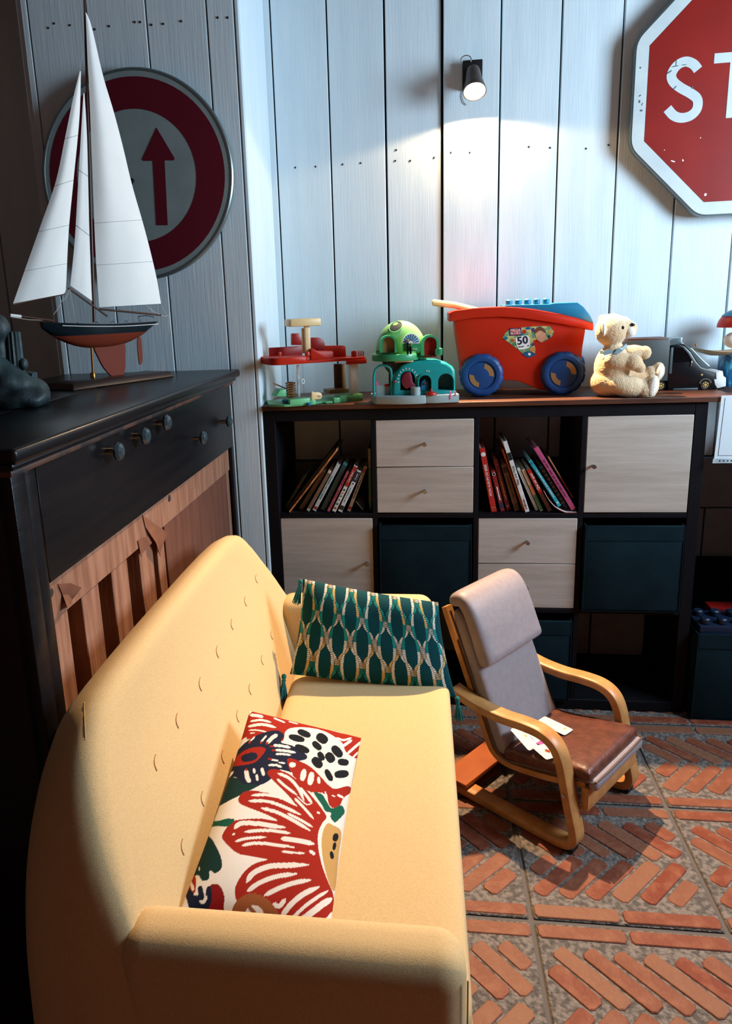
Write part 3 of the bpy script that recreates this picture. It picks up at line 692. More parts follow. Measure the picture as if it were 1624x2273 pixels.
def cushion(name, label, TL, TR, BR, BL, nu, nv, tf, tb, paint, wob=0.0):
    """pillow between four corners; paint(u, v, P) -> rgb array for the printed face"""
    TL, TR, BR, BL = [np.array(p, float) for p in (TL, TR, BR, BL)]
    t = thing(name, label, 'cushion', tuple((BL+BR)/2))
    n = np.cross(BR-BL, TL-BL); n /= np.linalg.norm(n)
    def face(nu, nv, th, sgn):
        u, v = np.meshgrid(np.linspace(0, 1, nu), np.linspace(0, 1, nv))
        a, b = 2*u-1, 2*v-1
        ue = u-.02*a*(1-b*b)*np.abs(a)**3; ve = v-.016*b*(1-a*a)*np.abs(b)**3     # sides drawn in between the corners
        P = (TL*((1-ue)*ve)[...,None]+TR*(ue*ve)[...,None]+BR*(ue*(1-ve))[...,None]+BL*((1-ue)*(1-ve))[...,None])
        h = th*((1-np.abs(a)**3.2)*(1-np.abs(b)**3.2))**.55
        h = h+wob*np.sin(9*u+3*v)*np.sin(7*v)*(1-a*a)*(1-b*b)
        return P+n*(h*sgn)[...,None], u, v
    P, u, v = face(nu, nv, tf, 1); Q, _, _ = face(40, 30, tb, -1)
    def grid(P):
        r, c = P.shape[:2]; i = np.arange(r*c).reshape(r, c)
        return P.reshape(-1, 3), np.stack([i[:-1,:-1], i[:-1,1:], i[1:,1:], i[1:,:-1]], -1).reshape(-1, 4)
    V, F = grid(P); V2, F2 = grid(Q)
    def build(nm, V, F, rgb, flip):
        me = bpy.data.meshes.new(nm); F = F[:, ::-1] if flip else F
        me.from_pydata((V-np.array(t.location)).tolist(), [], F.tolist())
        at = me.color_attributes.new('Col', 'FLOAT_COLOR', 'POINT')
        at.data.foreach_set('color', np.concatenate([rgb, np.ones((len(rgb), 1))], 1).astype(np.float32).ravel())
        me.polygons.foreach_set('use_smooth', np.ones(len(me.polygons), bool)); me.materials.append(M_['print'])
        o = bpy.data.objects.new(nm, me); COL.objects.link(o); o.parent = t; return o
    rgb, backc = paint(u, v, P)
    build('printed_face', V, F, rgb.reshape(-1, 3), False)
    build('plain_back', V2, F2, np.tile(np.array(backc), (len(V2), 1)), True)
    return t, n
L3 = lambda r, g, b: np.array(C(r, g, b)[:3])
def to_px(P):
    d = P-np.array(CAM); z = d@np.array(fw)
    return CX+FPX*(d@np.array(rt))/z, CY-FPX*(d@np.array(up))/z
def paint_teal(u, v, P):
    x, y = u*.47, v*.285
    base = np.ones(u.shape+(3,))*L3(4,58,66)
    nz = np.sin(x*900+np.sin(y*310)*2)*np.sin(y*1400+x*120)
    base *= (1+.10*nz)[...,None]
    s, Lh, A_ = .0368, .075, .0105
    cols = [L3(222,216,204), L3(24,132,128), L3(220,214,200), L3(206,172,104), L3(30,150,146), L3(214,206,190)]
    ph = PI*(y-.012)/Lh
    k0 = np.floor(x/s)
    e = np.abs(np.sin(ph))                                          # dark hearts between the strands
    for k in range(-1, 14):
        sg = 1 if k % 2 else -1
        sn = np.sign(np.sin(ph))*np.abs(np.sin(ph))**.7; cxk = k*s+.006+sg*A_*sn
        d = (x-cxk); seg = np.floor(ph/PI+.5).astype(int)
        out = d*np.sign(np.sin(ph)*sg)                              # >0: outer side of the bulge
        wd_ = .0102*(.40+.60*np.abs(np.sin(ph))**.7)
        m = np.abs(d) < wd_
        hatch = (np.mod(y+.35*out*np.sign(np.cos(ph)), .0054) < .0039)
        gap = np.abs(d) < .0007
        ci = (k*3+seg*2+(out > 0)) % 6
        c = np.array(cols)[ci]
        mm = m & hatch & ~gap
        base[mm] = c[mm]
        heart = (np.abs(x-(k*s+.006+s/2)) < .009) & (np.sin(ph)*sg > 9)
    ring = np.abs(np.sin(ph)) > .55
    for k in range(-1, 14):
        sg = 1 if k % 2 else -1
        hx = k*s+.006+s/2
        m = ((x-hx)/.0105)**2+((np.mod(y-.012-(0 if sg > 0 else Lh), 2*Lh)-Lh/2)/.024)**2 < 1
        base[m] = base[m]*.5
    return base, tuple(L3(4,58,66))
teal, nt = cushion('lumbar_cushion', 'teal patterned lumbar cushion with tassels leaning on the far sofa arm', (.203,-.905,.690), (.592,-.925,.632), (.640,-1.0,.378), (.170,-1.01,.440), 400, 240, .052, .045, paint_teal, .004)
def tassel(p0, dirv, L=.055, w=.013, n=16):
    bm = bmesh.new(); p0 = Vector(p0); d = Vector(dirv).normalized(); a = d.orthogonal().normalized(); b = d.cross(a)
    add(bm, ball(.0075, .0075, .0085, p0, 10, 8)); add(bm, ball(.0062, .0062, .0062, p0+d*.011, 10, 8))
    for k in range(n):
        an = 2*PI*k/n*2.4; rr = w*math.sqrt((k+1)/n); q = a*math.cos(an)+b*math.sin(an)
        add(bm, tube([p0+d*.012+q*.002, p0+d*(.012+L*.4)+q*rr*.55, p0+d*(.012+L*rnd.uniform(.9,1.05))+q*rr], [.002,.0022,.0014], 5))
    return bm
for p, dv in (((.196,-.912,.684), (-.18,-.35,-1)), ((.156,-1.028,.441), (.05,-.5,-.55)), ((.643,-1.002,.374), (.10,.0,-1))):
    obj('tassel', tassel(p, dv), M_['tassel'], teal)

RED, WHT, NAVY, GRN, DGR, TAN_, BRN, DRD, BLK = L3(142,30,18), L3(208,203,197), L3(16,24,46), L3(12,78,62), L3(10,44,42), L3(176,138,82), L3(134,76,42), L3(116,14,16), L3(12,18,26)
def paint_red(u, v, P):
    U, V = to_px(P); X, Y = (U-400)*3.867, (V-1560)*3.867
    c = np.ones(u.shape+(3,))*WHT
    def poly(pts, col): c[pip(cat(pts, 5), X, Y)] = col
    def st(line, w, col=WHT): c[stroke(line, w, X, Y)] = col
    def el(a, b, rx, ry, dg, col=BLK): c[ell(a, b, rx, ry, dg, X, Y)] = col
    poly([(480,310),(540,170),(640,60),(760,70),(900,110),(1100,170),(1300,240),(1480,280),(1620,300),(1600,480),(1510,480),(1420,420),(1385,340),(1250,250),(1100,213),(960,215),(900,250),(870,330),(700,300),(520,320)], RED)
    for l, w in (([(600,160),(690,148),(780,168)],18), ([(580,205),(700,185),(820,212)],24), ([(585,235),(660,235),(740,250)],12), ([(600,262),(640,258)],10), ([(600,105),(660,110),(710,122)],26), ([(800,130),(900,170)],14), ([(930,160),(1010,182)],10), ([(1340,300),(1400,320),(1470,300)],18), ([(1400,370),(1470,320)],24), ([(1430,440),(1510,370),(1560,330)],22), ([(1480,470),(1530,420)],16)): st(l, w)
    poly([(350,720),(400,640),(500,650),(620,690),(780,650),(640,730),(520,790),(400,850),(250,935),(180,960),(260,820)], DGR)
    poly([(330,720),(380,600),(430,520),(500,400),(600,310),(720,255),(830,238),(892,280),(865,338),(960,368),(1075,440),(1080,482),(1000,500),(915,490),(985,575),(960,600),(870,575),(790,590),(780,650),(700,700),(600,700),(530,690),(480,640),(420,650)], NAVY)
    for l, w in (([(505,360),(540,320),(570,300)],16), ([(590,340),(640,290)],14), ([(690,340),(740,280)],16), ([(745,345),(790,300),(830,275)],34), ([(800,365),(870,370),(945,385)],24), ([(815,405),(900,412),(990,428)],22), ([(820,440),(880,440),(950,450)],18), ([(780,490),(840,498)],16), ([(755,535),(820,535),(870,552)],20), ([(565,580),(575,640),(595,680)],38), ([(632,570),(636,600)],22), ([(655,620),(662,665)],22), ([(700,565),(715,620)],28), ([(355,705),(400,650),(455,590)],22), ([(840,510),(900,520)],12)): st(l, w)
    for l in ([(770,372),(800,374)], [(790,408),(815,408)], [(755,482),(785,484)], [(590,345),(605,330)], [(690,345),(700,335)], [(740,350),(752,340)], [(565,568),(566,580)]): st(l, 16, RED)
    poly([(428,540),(480,465),(560,405),(660,378),(732,395),(700,455),(640,510),(540,535)], RED); el(592, 467, 72, 36, -14, NAVY)
    for e_ in ((1062,263,60,28,22),(998,304,70,28,14),(1216,306,54,40,35),(1172,368,48,28,42),(1345,418,60,36,48),(1045,395,66,30,22),(1285,470,48,38,55),(1208,458,42,26,58),(1398,510,48,30,8),(1174,513,55,38,48),(1383,612,62,34,-6),(1274,622,56,26,62)): el(*e_)
    poly([(920,480),(1040,508),(1130,560),(1210,640),(1270,705),(1330,738),(1440,715),(1470,760),(1400,820),(1370,880),(1330,905),(1280,880),(1235,780),(1100,760),(1000,660),(950,600)], RED)
    for e_ in ((1055,620,24,52,12),(1120,650,26,58,10),(1188,665,13,30,-8),(963,532,28,22,0),(950,615,14,18,0)): el(*e_, WHT)
    for l, w in (([(1240,760),(1255,800),(1262,850)],12), ([(1350,790),(1400,815)],20), ([(1300,795),(1330,805)],8)): st(l, w)
    poly([(1145,770),(1215,785),(1255,845),(1300,905),(1380,880),(1410,940),(1360,1000),(1320,1030),(1280,995),(1295,945),(1245,930),(1210,870)], GRN)
    poly([(745,600),(775,572),(840,575),(930,610),(1020,680),(1110,780),(1200,890),(1252,970),(1240,1010),(1205,1080),(1195,1180),(1208,1300),(1240,1420),(1285,1540),(1310,1640),(1330,1900),(1150,1930),(900,1900),(800,1760),(690,1660),(590,1650),(490,1700),(468,1620),(490,1540),(560,1440),(640,1380),(745,1345),(640,1325),(500,1295),(410,1225),(358,1155),(395,1075),(440,1020),(560,998),(700,995),(835,1012),(730,955),(600,905),(520,870),(498,830),(530,775),(600,755),(720,768),(830,800),(925,838),(1000,890),(930,800),(830,700),(770,640)], RED)
    for l, w in (([(835,605),(930,645),(1010,730),(1062,842)],26), ([(832,655),(900,715),(1000,790)],22), ([(612,795),(740,790),(880,820),(1000,885)],26), ([(585,843),(740,845),(880,890),(1035,962)],28), ([(695,903),(830,940),(970,1010),(1115,1098)],30), ([(980,818),(1060,900),(1145,998)],22), ([(1000,800),(1080,870),(1132,862)],10), ([(1030,730),(1085,800),(1130,862)],24), ([(920,950),(1040,1010),(1135,1068)],22), ([(465,1078),(520,1035),(640,1035),(770,1055),(900,1070)],40), ([(550,1108),(700,1095),(840,1102),(945,1122)],28), ([(470,1192),(550,1168),(640,1158),(735,1153)],24), ([(865,1165),(1000,1182),(1150,1212)],40), ([(530,1225),(640,1205),(800,1215),(980,1242)],28), ([(870,1275),(960,1285),(1065,1293)],18), ([(1115,1272),(1150,1298)],28), ([(1180,940),(1192,948)],20), ([(450,1130),(465,1125)],16),
                 ([(570,1540),(630,1460),(760,1405),(920,1395),(1100,1390)],46), ([(575,1620),(680,1545),(830,1490),(1000,1468)],40), ([(720,1655),(850,1590),(980,1545),(1120,1520)],40), ([(865,1840),(950,1730),(1060,1640),(1190,1580)],46), ([(945,1865),(1060,1755),(1160,1680),(1270,1612)],30), ([(1000,1895),(1130,1800),(1220,1730),(1300,1680)],56), ([(1230,1900),(1320,1800)],40), ([(800,1725),(850,1745),(900,1685)],40)): st(l, w)
    st([(1290,985),(1235,1040),(1200,1130),(1203,1250),(1230,1380),(1275,1510),(1310,1620)], 36)
    st([(1270,1000),(1350,1090)], 40)
    poly([(1265,1035),(1310,1050),(1380,1110),(1360,1300),(1330,1590),(1300,1600),(1255,1480),(1222,1330),(1212,1190),(1228,1090)], TAN_)
    for e_ in ((1332,1155,24,36,10),(1322,1232,15,34,10),(1300,1308,16,34,-10)): el(*e_)
    poly([(180,1030),(330,1012),(400,995),(465,1002),(410,1060),(300,1060),(180,1090)], GRN)
    poly([(170,1100),(240,1140),(290,1200),(350,1330),(352,1420),(300,1462),(252,1440),(245,1510),(190,1528),(150,1480),(60,1500),(90,1350),(130,1200)], DGR)
    st([(160,1410),(165,1440)], 10)
    poly([(20,1520),(110,1478),(135,1530),(122,1640),(80,1620)], RED); st([(75,1530),(100,1570),(110,1610)], 26)
    poly([(250,1580),(330,1562),(378,1660),(375,1780),(440,1808),(470,1850),(150,1850),(230,1770)], DRD)
    poly([(30,1540),(100,1620),(150,1655),(150,1590),(185,1575),(212,1680),(225,1590),(262,1580),(270,1680),(245,1760),(200,1830),(90,1800)], NAVY)
    st([(170,1700),(200,1710),(225,1660)], 28); st([(120,1640),(150,1640)], 20)
    poly([(440,1830),(470,1720),(550,1650),(640,1635),(740,1680),(820,1770),(880,1880),(740,1890),(705,1780),(640,1738),(580,1760),(545,1830),(530,1890)], BRN); st([(590,1755),(630,1800),(650,1880)], 36, BRN)
    return c, tuple(WHT)
redc, _ = cushion('floral_cushion', 'red, white and navy floral cushion lying on the seat against the sofa back', (.160,-1.44,.578), (.400,-1.325,.447), (.393,-1.905,.447), (.150,-1.93,.500), 330, 300, .045, .022, paint_red, .003)

# ------------------------------------------------------------------ child's bentwood armchair
CA = Vector((.952, -1.152, 0)); cd_ = Vector((.785, -.62, 0)).normalized()
chair = thing('child_armchair', 'child-size bentwood armchair in brown leather, window sheen painted into the back colour', 'armchair', tuple(CA), math.atan2(cd_.y, cd_.x))
sz = cat([(-.415,.338),(-.33,.318),(-.25,.313),(-.18,.318),(-.125,.316),(-.088,.298),(-.066,.262),(-.05,.20),(-.034,.13),(-.02,.075),(-.016,.048),(-.026,.026),(-.055,.0155),(-.12,.0145),(-.25,.0165),(-.40,.0215),(-.47,.024)], 5, False)
for t0, dz in ((0, 0), (.345, .0)):
    fr = obj('side_frame', bevel_all(ribbon([(s, t0, z) for s, z in sz], .0118, 0, .046, Vector((0,1,0))), .0015, 1, 60), M_['birch'], chair, world=False, sharp=50)
    obj('foot_pad', box2((-.052, t0+.006, 0), (-.016, t0+.040, .016), .002, 1), M_['rubber'], fr, world=False)
    obj('foot_pad', box2((-.46, t0+.006, 0), (-.42, t0+.040, .014), .002, 1), M_['rubber'], fr, world=False)
    for s, z in ((-.385,.329), (-.045,.17)): obj('bolt', add(bmesh.new(), cyl(.006, .003, 12, .001), T(s, t0-.0005 if t0 == 0 else t0+.0465, z) @ Rx(PI/2 if t0 == 0 else -PI/2)), M_['steel'], fr, world=False)
shell = cat([(-.012,.192),(-.10,.166),(-.20,.148),(-.262,.146),(-.300,.166),(-.325,.215),(-.365,.31),(-.42,.44),(-.475,.572)], 5, False)
for t0 in (.050, .312): obj('seat_rail', ribbon([(s, t0, z) for s, z in shell], .0085, 0, .030, Vector((0,1,0))), M_['birch'], chair, world=False, sharp=50)
obj('front_rail', box2((-.020, .046, .118), (.002, .345, .186), .003, 2), M_['birch'], chair, world=False)
obj('rear_rail', box2((-.385, .046, .285), (-.365, .345, .325), .003, 2), M_['birch'], chair, world=False)
obj('cross_plank', box2((-.445, .0, .034), (-.355, .391, .048), .002, 1), mat('orange_birch', C(176,96,48), .42, col2=C(158,82,40), vscale=9), chair, world=False)
def pad(path, half, th, e=.45, endr=3, tc=.196, n=28, puff=1):
    P = [Vector((s, 0, z)) for s, z in cat(path, 6, False)]; N = len(P); rings = []
    for i, p in enumerate(P):
        t = (P[min(i+1, N-1)]-P[max(i-1, 0)]).normalized(); nr = Vector((-t.z, 0, t.x))
        q = i/(N-1); k = min(1, (min(q, 1-q)*N/endr)); k = max(.12, math.sqrt(max(0, 1-(1-k)**2)))
        T_ = th[0]+(th[1]-th[0])*q if isinstance(th, tuple) else th
        ring = []
        for a in range(n):
            c, s_ = math.cos(2*PI*a/n), math.sin(2*PI*a/n)
            yy = half*(.975+.025*k)*math.copysign(abs(c)**.22, c); hh = T_/2*k*math.copysign(abs(s_)**e, s_)
            ring.append(p+nr*hh+Vector((0, tc+yy, 0)))
        rings.append(ring)
    return loft(rings)
from mathutils import noise as mn
sb_ = pad([(.006,.217),(-.06,.209),(-.14,.193),(-.21,.181),(-.262,.178)], .150, .054)
sb_ = baked(sb_, [('SUBSURF', dict(levels=1, render_levels=1))])
for v in sb_.verts:
    w_ = mn.noise(Vector((v.co.x*9, v.co.y*38+v.co.x*14, 3)))+.6*mn.noise(Vector((v.co.x*14+v.co.y*20, v.co.y*70, 7)))
    edge_ = mn.noise(Vector((v.co.x*120, v.co.y*120, 1)))*min(1, abs(v.co.y-.196)/.15)**6
    v.co += v.normal*(.0028*-abs(w_)+.002*edge_)
obj('seat_cushion', sb_, M_['leather'], chair, world=False, sharp=70)
obj('back_cushion', pad([(-.262,.172),(-.292,.235),(-.33,.325),(-.38,.445),(-.432,.575)], .148, .050), M_['sheenleather'], chair, world=False, sharp=70)
obj('head_cushion', pad([(-.326,.425),(-.345,.472),(-.368,.53),(-.395,.585),(-.422,.606),(-.452,.594)], .150, (.060,.046), .6), M_['sheenleather'], chair, world=False, sharp=70)
for y in (.048, .344):
    obj('piping', tube([(s, y, z) for s, z in cat([(.012,.210),(-.06,.197),(-.14,.180),(-.21,.166),(-.255,.160),(-.285,.185),(-.31,.24),(-.35,.335),(-.40,.455),(-.45,.57)], 4, False)], .0032, 6), M_['pipe'], chair, world=False)
obj('front_welt', tube([(.016, .052, .210), (.020, .12, .2125), (.020, .27, .2125), (.016, .34, .210)], .0035, 6), M_['pipe'], chair, world=False)
obj('seat_front', box2((-.006, .05, .180), (.022, .342, .214), .0135, 4), M_['sheenleather'], chair, world=False)
for k in range(3):                                      # creases pressed into the leather
    pass

# cards left on the seat
def card(label, corners, m, marks=()):
    P = [Vector(c) for c in corners]; a, b = P[1]-P[0], P[3]-P[0]; Mx = frame(P[0], a, b); la, lb = a.length, b.dot(Mx.to_3x3().col[1])
    r = .006
    ol = [(r+dx, r+dy) for dx, dy in arc(0,0,r,180,270,4)]+[(la-r+dx, r+dy) for dx, dy in arc(0,0,r,270,360,4)]+[(la-r+dx, lb-r+dy) for dx, dy in arc(0,0,r,0,90,4)]+[(r+dx, lb-r+dy) for dx, dy in arc(0,0,r,90,180,4)]
    t = thing('playing_card', label, 'card', tuple((P[0]+P[2])/2), group='cards on the child armchair seat')
    bd = obj('card_face', add(bmesh.new(), prism(ol, 0, .0008, plane='xy'), Mx), m, t)
    for x, y, w, h, mm in marks: obj('printed_mark', add(bmesh.new(), prism(cat([(la*x-w, lb*y), (la*x, lb*y-h), (la*x+w, lb*y), (la*x, lb*y+h)], 4), .0008, .0011, plane='xy'), Mx), mm, t)
cz = lambda z, *p: [pxz(u, v, z) for u, v in p]
tr = cz(.222, (1209,1590), (1251,1634), (1189,1602))
card('white card with pale yellow print, the rear one on the brown seat', [tr[0], tr[2], tr[2]+tr[1]-tr[0], tr[1]], M_['card'], [(.3,.8,.006,.004,M_['inkgold']), (.5,.4,.005,.005,mc(190,210,200))])
a = cz(.226, (1184,1646), (1255,1669), (1266,1661)); hor = (a[1]-a[0])
card('magenta card back lying under the white ones on the brown seat', [a[0], a[1], a[2], a[0]+a[2]-a[1]] if False else cz(.2255, (1180,1648), (1251,1670), (1268,1661), (1197,1639)), M_['cardpink'], [(.7,.4,.003,.003,M_['inkwhite'])])
card('white card with an orange star print, the front one on the brown seat', cz(.2265, (1180,1659), (1212,1687), (1264,1679), (1232,1651)), M_['card'], [(.5,.4,.008,.008,mc(196,90,40)), (.5,.4,.012,.003,mc(196,90,40))])
p1, p2, p3 = pxz(1131,1619,.252), pxz(1173,1667,.2225), pxz(1189,1634,.232)
card('white card with faint print propped against the backrest', [p1, p2, p3, p1+p3-p2], M_['card'], [(.45,.5,.006,.004,M_['inkgold']), (.62,.7,.010,.0012,mc(120,140,150)), (.3,.6,.004,.004,mc(190,170,170))])
# ------------------------------------------------------------------ road signs
SY = -.432; sc_ = Vector((-.37, SY, 1.898)); SR = .325
rs = thing('round_road_sign', 'round road sign with dark red ring and arrows, hung behind the model yacht', 'road sign', (sc_.x, SY, sc_.z))
ring_ = lambda r, n=72: [(sc_.x+r*math.cos(2*PI*k/n), sc_.z+r*math.sin(2*PI*k/n)) for k in range(n)]
obj('sign_plate', add(bmesh.new(), lathe([(SR-.012, 0), (SR-.002, .004), (SR, .012), (SR, .024), (SR-.004, .028), (SR-.010, .028), (SR-.012, .024)], 96), T(sc_.x, SY+.026, sc_.z) @ Rx(PI/2)), M_['signrim'], rs)
obj('white_border', prism(ring_(SR-.0105), SY-.0005, SY+.003), M_['signgrey'], rs)
obj('red_ring', ringprism(ring_(.915*SR), ring_(.625*SR), SY-.0012, SY-.0004), M_['signmaroon'], rs)
def signpoly(pts): return [(p.x, p.z) for p in [px(a/2.9, b/2.9, SY) for a, b in pts]]
obj('arrow', prism(signpoly([(1008,822),(1125,1020),(1118,1033),(1060,1033),(1080,1450),(1008,1450),(985,1036),(925,1036),(916,1024)]), SY-.0016, SY-.0004), M_['signmaroon'], rs)
obj('arrow', prism(signpoly([(690,850),(752,850),(765,1152),(850,1146),(866,1160),(770,1370),(650,1168),(658,1155),(730,1155)]), SY-.0016, SY-.0004), M_['ink'], rs)
obj('bracket', box2((-.45, SY+.026, 1.85), (-.29, -.397, 1.95)), M_['signrim'], rs)

OC, OA, OY = Vector((1.662, -.062, 2.116)), .402, -.062
def octa(ap, rad=.0):
    R_ = ap/math.cos(PI/8); P = [(OC.x+R_*math.cos(PI/8+k*PI/4), OC.z+R_*math.sin(PI/8+k*PI/4)) for k in range(8)]
    if not rad: return P
    out = []
    for k in range(8):
        a, b, c = np.array(P[k-1]), np.array(P[k]), np.array(P[(k+1) % 8])
        u, v = (a-b)/np.linalg.norm(a-b), (c-b)/np.linalg.norm(c-b)
        for q in (0, .25, .5, .75, 1): 
            p = (b+u*rad)*(1-q)**2+2*b*q*(1-q)+(b+v*rad)*q*q; out.append(tuple(p))
    return out
st = thing('stop_sign', 'octagonal red road sign lettered STOP on the plank wall', 'road sign', tuple(OC))
obj('sign_plate', prism(octa(OA, .035), OY+.0005, OY+.032, .004, 2), M_['signrim'], st)
obj('white_border', prism(octa(OA-.006, .03), OY-.0008, OY+.003), M_['signwhite'], st)
obj('red_field', prism(octa(OA-.047), OY-.0016, OY-.0008), M_['signred'], st)
sp = lambda pts: [px(1360+a/4.545, b/4.545, OY-.002) for a, b in pts]
def letter(bm): return obj('letter', bm, M_['signwhite'], st)
lw = .0151
S_ = sp(cat([(857,705),(815,652),(745,622),(675,640),(620,690),(588,760),(608,825),(680,885),(770,935),(838,985),(856,1040),(840,1110),(780,1168),(690,1190),(610,1165),(548,1096)], 5, False))
letter(ribbon(S_, lw, -.0006, .0003))
zt, zb_ = sp([(1020,540)])[0].z, sp([(1020,1200)])[0].z
xT = sp([(1020,600)])[0].x
def rect(x0, x1, z0, z1): return box2((x0, OY-.0026, z0), (x1, OY-.0015, z1))
tw = .132
tb_ = rect(xT, xT+tw, zt-2*lw, zt); add(tb_, rect(xT+tw/2-lw, xT+tw/2+lw, zb_, zt-2*lw)); letter(tb_)
xo = xT+tw+.085; zc = (zt+zb_)/2; hh = (zt-zb_)/2
e_ = lambda rx, rz: [(xo+rx*math.cos(2*PI*k/40), zc+rz*math.sin(2*PI*k/40)) for k in range(40)]
letter(ringprism(e_(.068, hh+.002), e_(.068-2*lw, hh-2*lw), OY-.0026, OY-.0015))
xp = xo+.092; zq = zt-.058
pb = rect(xp, xp+2*lw, zb_, zt)
outp = [(xp+2*lw, zt)]+[(xp+.055+.058*math.cos(math.radians(a)), zq+.058*math.sin(math.radians(a))) for a in range(90, -91, -15)]+[(xp+2*lw, zq-.058)]
inp = [(xp+2*lw, zt-2*lw)]+[(xp+.055+(.058-2*lw)*math.cos(math.radians(a)), zq+(.058-2*lw)*math.sin(math.radians(a))) for a in range(90, -91, -15)]+[(xp+2*lw, zq-.058+2*lw)]
add(pb, ringprism(outp, inp, OY-.0026, OY-.0015)); letter(pb)
sb = bmesh.new()
for u, v, w, h, an in ((1493,358,5,1.2,20),(1515,356,1.4,2.5,-20),(1565,432,2.5,3,10),(1554,306,1,1.2,0),(1474,333,.8,1,0)):
    p = px(u, v, OY-.0017); k = .00165; add(sb, cyl(1, .0004, 8), T(p.x, OY-.0017, p.z) @ Ry(math.radians(an)) @ Rx(PI/2) @ Matrix.Diagonal((w*k, h*k, 1, 1)))
obj('scratches', sb, M_['inkwhite'], st)
sb = bmesh.new()
for u, v, w, h, an in ((1420,212,3,1.2,-30),(1419,225,2,3,0),(1423,245,3,2,10),(1425,231,1,3,20),(1421,150,1.6,2,0),(1485,160,6,1.5,-32),(1498,147,7,1,-8),(1500,140,.8,6,0),(1497,195,5,1.2,-50),(1536,194,1,3,20),(1518,144,5,.8,0)):
    p = px(u, v, OY-.0029); k = .00165; add(sb, cyl(1, .0004, 8), T(p.x, OY-.0009 if u < 1440 else OY-.0029, p.z) @ Ry(math.radians(an)) @ Rx(PI/2) @ Matrix.Diagonal((w*k, h*k, 1, 1)))
obj('scuff_marks', sb, M_['signrim'], st)
obj('bracket', box2((1.55, OY+.03, 2.05), (1.77, -.004, 2.18)), M_['signrim'], st)

# ------------------------------------------------------------------ wall spot lamp (its own light is here)
lp = thing('wall_spotlight', 'small black wall spotlight, switched on, on the planks left of the stop sign', 'lamp', (.731, -.03, 2.225))
obj('wall_plate', box2((.697, -.042, 2.182), (.765, -.0115, 2.272), .003, 2), M_['lampblack'], lp)
ax = Vector((.03, -.52, -.85)).normalized(); c0 = Vector((.731, -.072, 2.226))
Mh = Matrix.Translation(c0) @ ax.to_track_quat('Z', 'Y').to_matrix().to_4x4()
obj('swivel_arm', tube([(.731, -.04, 2.236), (.731, -.062, 2.232), tuple(c0)], .008, 10), M_['lampblack'], lp)
obj('lamp_head', add(bmesh.new(), lathe([(.012,-.012),(.021,-.008),(.024,.004),(.027,.03),(.034,.062),(.0385,.082),(.0395,.088),(.0375,.088),(.033,.062),(.026,.032),(.020,.022),(.001,.02)], 32), Mh), mat('smoked_shade', C(56,38,32), .3), lp)
obj('reflector_rim', add(bmesh.new(), lathe([(.0372,.0865),(.0322,.060),(.0252,.0335),(.0248,.0345),(.0315,.061),(.0364,.0868)], 32, False), Mh), M_['lampinner'], lp)
obj('bulb', add(bmesh.new(), lathe([(.003,.036),(.016,.040),(.024,.058),(.0255,.066),(.019,.071),(.002,.073)], 24), Mh), M_['bulb'], lp)
obj('cable', tube([(.708+.018*math.cos(a), -.045, 2.272+.014*math.sin(a)) for a in [PI*(k/12) for k in range(-2, 15)]], .0016, 6), M_['steel'], lp)
obj('cable', tube([(.700,-.014,2.184),(.696,-.014,2.165),(.702,-.014,2.145),(.712,-.014,2.136)], .0012, 5), M_['signrim'], lp)
def lamp_light(nm, power, size, blend, d, at):
    sl = bpy.data.lights.new(nm, 'SPOT'); sl.energy = power; sl.color = (1, .66, .36); sl.spot_size = math.radians(size); sl.spot_blend = blend; sl.shadow_soft_size = .018
    so = bpy.data.objects.new(nm, sl); COL.objects.link(so); so.location = at; so.rotation_euler = Vector(d).normalized().to_track_quat('-Z', 'Y').to_euler()
lamp_light('spot_beam', 330, 86, .6, (.16, -.60, -.80), c0+ax*.098)          # the reflector's beam
lamp_light('spot_spill', 7.5, 164, .12, (.03, -.30, -.95), c0+ax*.098)          # light spilling over the rim

# ------------------------------------------------------------------ model yacht on the piano
LZ = 1.2645
BP0 = Vector((-.41, -.80, LZ)); ang = math.radians(52)
bd = Vector((math.cos(ang), math.sin(ang), 0)); bn = Vector((-bd.y, bd.x, 0))     # bn points away from the viewer
boat = thing('model_yacht', 'model sailing yacht with white sails and a navy and red-brown hull, on the piano', 'model boat', tuple(BP0))
bp = lambda u, v, off=0.: pxp(u, v, BP0+bn*off, bn)
b2 = lambda pts, off=0.: [bp(a/2.9, 600+b/2.9, off) for a, b in pts]
b1 = lambda pts, off=0.: [bp(a/2.9, b/2.9, off) for a, b in pts]
def W3(s, z, off=0.): return Vector((BP0.x, BP0.y, 0))+bd*s+bn*off+Vector((0, 0, z))
so_ = lambda p: ((p-BP0).dot(bd), p.z)
bow, stern = so_(b2([(265,335)])[0]), so_(b2([(1000,330)])[0])
wl0, wl1 = so_(b2([(345,420)])[0]), so_(b2([(940,400)])[0]); zk = so_(b2([(640,500)])[0])[1]
secs = []
for i in range(17):
    q = i/16; s = bow[0]+(stern[0]-bow[0])*q
    hw = .046*math.sin(PI*min(1, (q*.92+.02))**.85)**.7+.002
    zd = bow[1]+(stern[1]-bow[1])*q-.006*math.sin(PI*q)
    zb = zk+(zd-zk-.001)*abs(2*((q+.04)/1.06)-.98)**2.3
    secs.append((s, hw, zd, zb))
zw = (wl0[1]+wl1[1])/2
def side_ring(lo, hi):
    rings = []
    for s, hw, zd, zb in secs:
        a, b = max(zb, min(zd, lo(zd, zb))), max(zb, min(zd, hi(zd, zb))); r = []
        for k in range(7):
            z = a+(b-a)*k/6; f = (z-zb)/(zd-zb+1e-9); r.append((z, hw*f**.45))
        rings.append([W3(s, z, -w) for z, w in r]+[W3(s, z, w) for z, w in r[::-1]])
    return loft(rings)
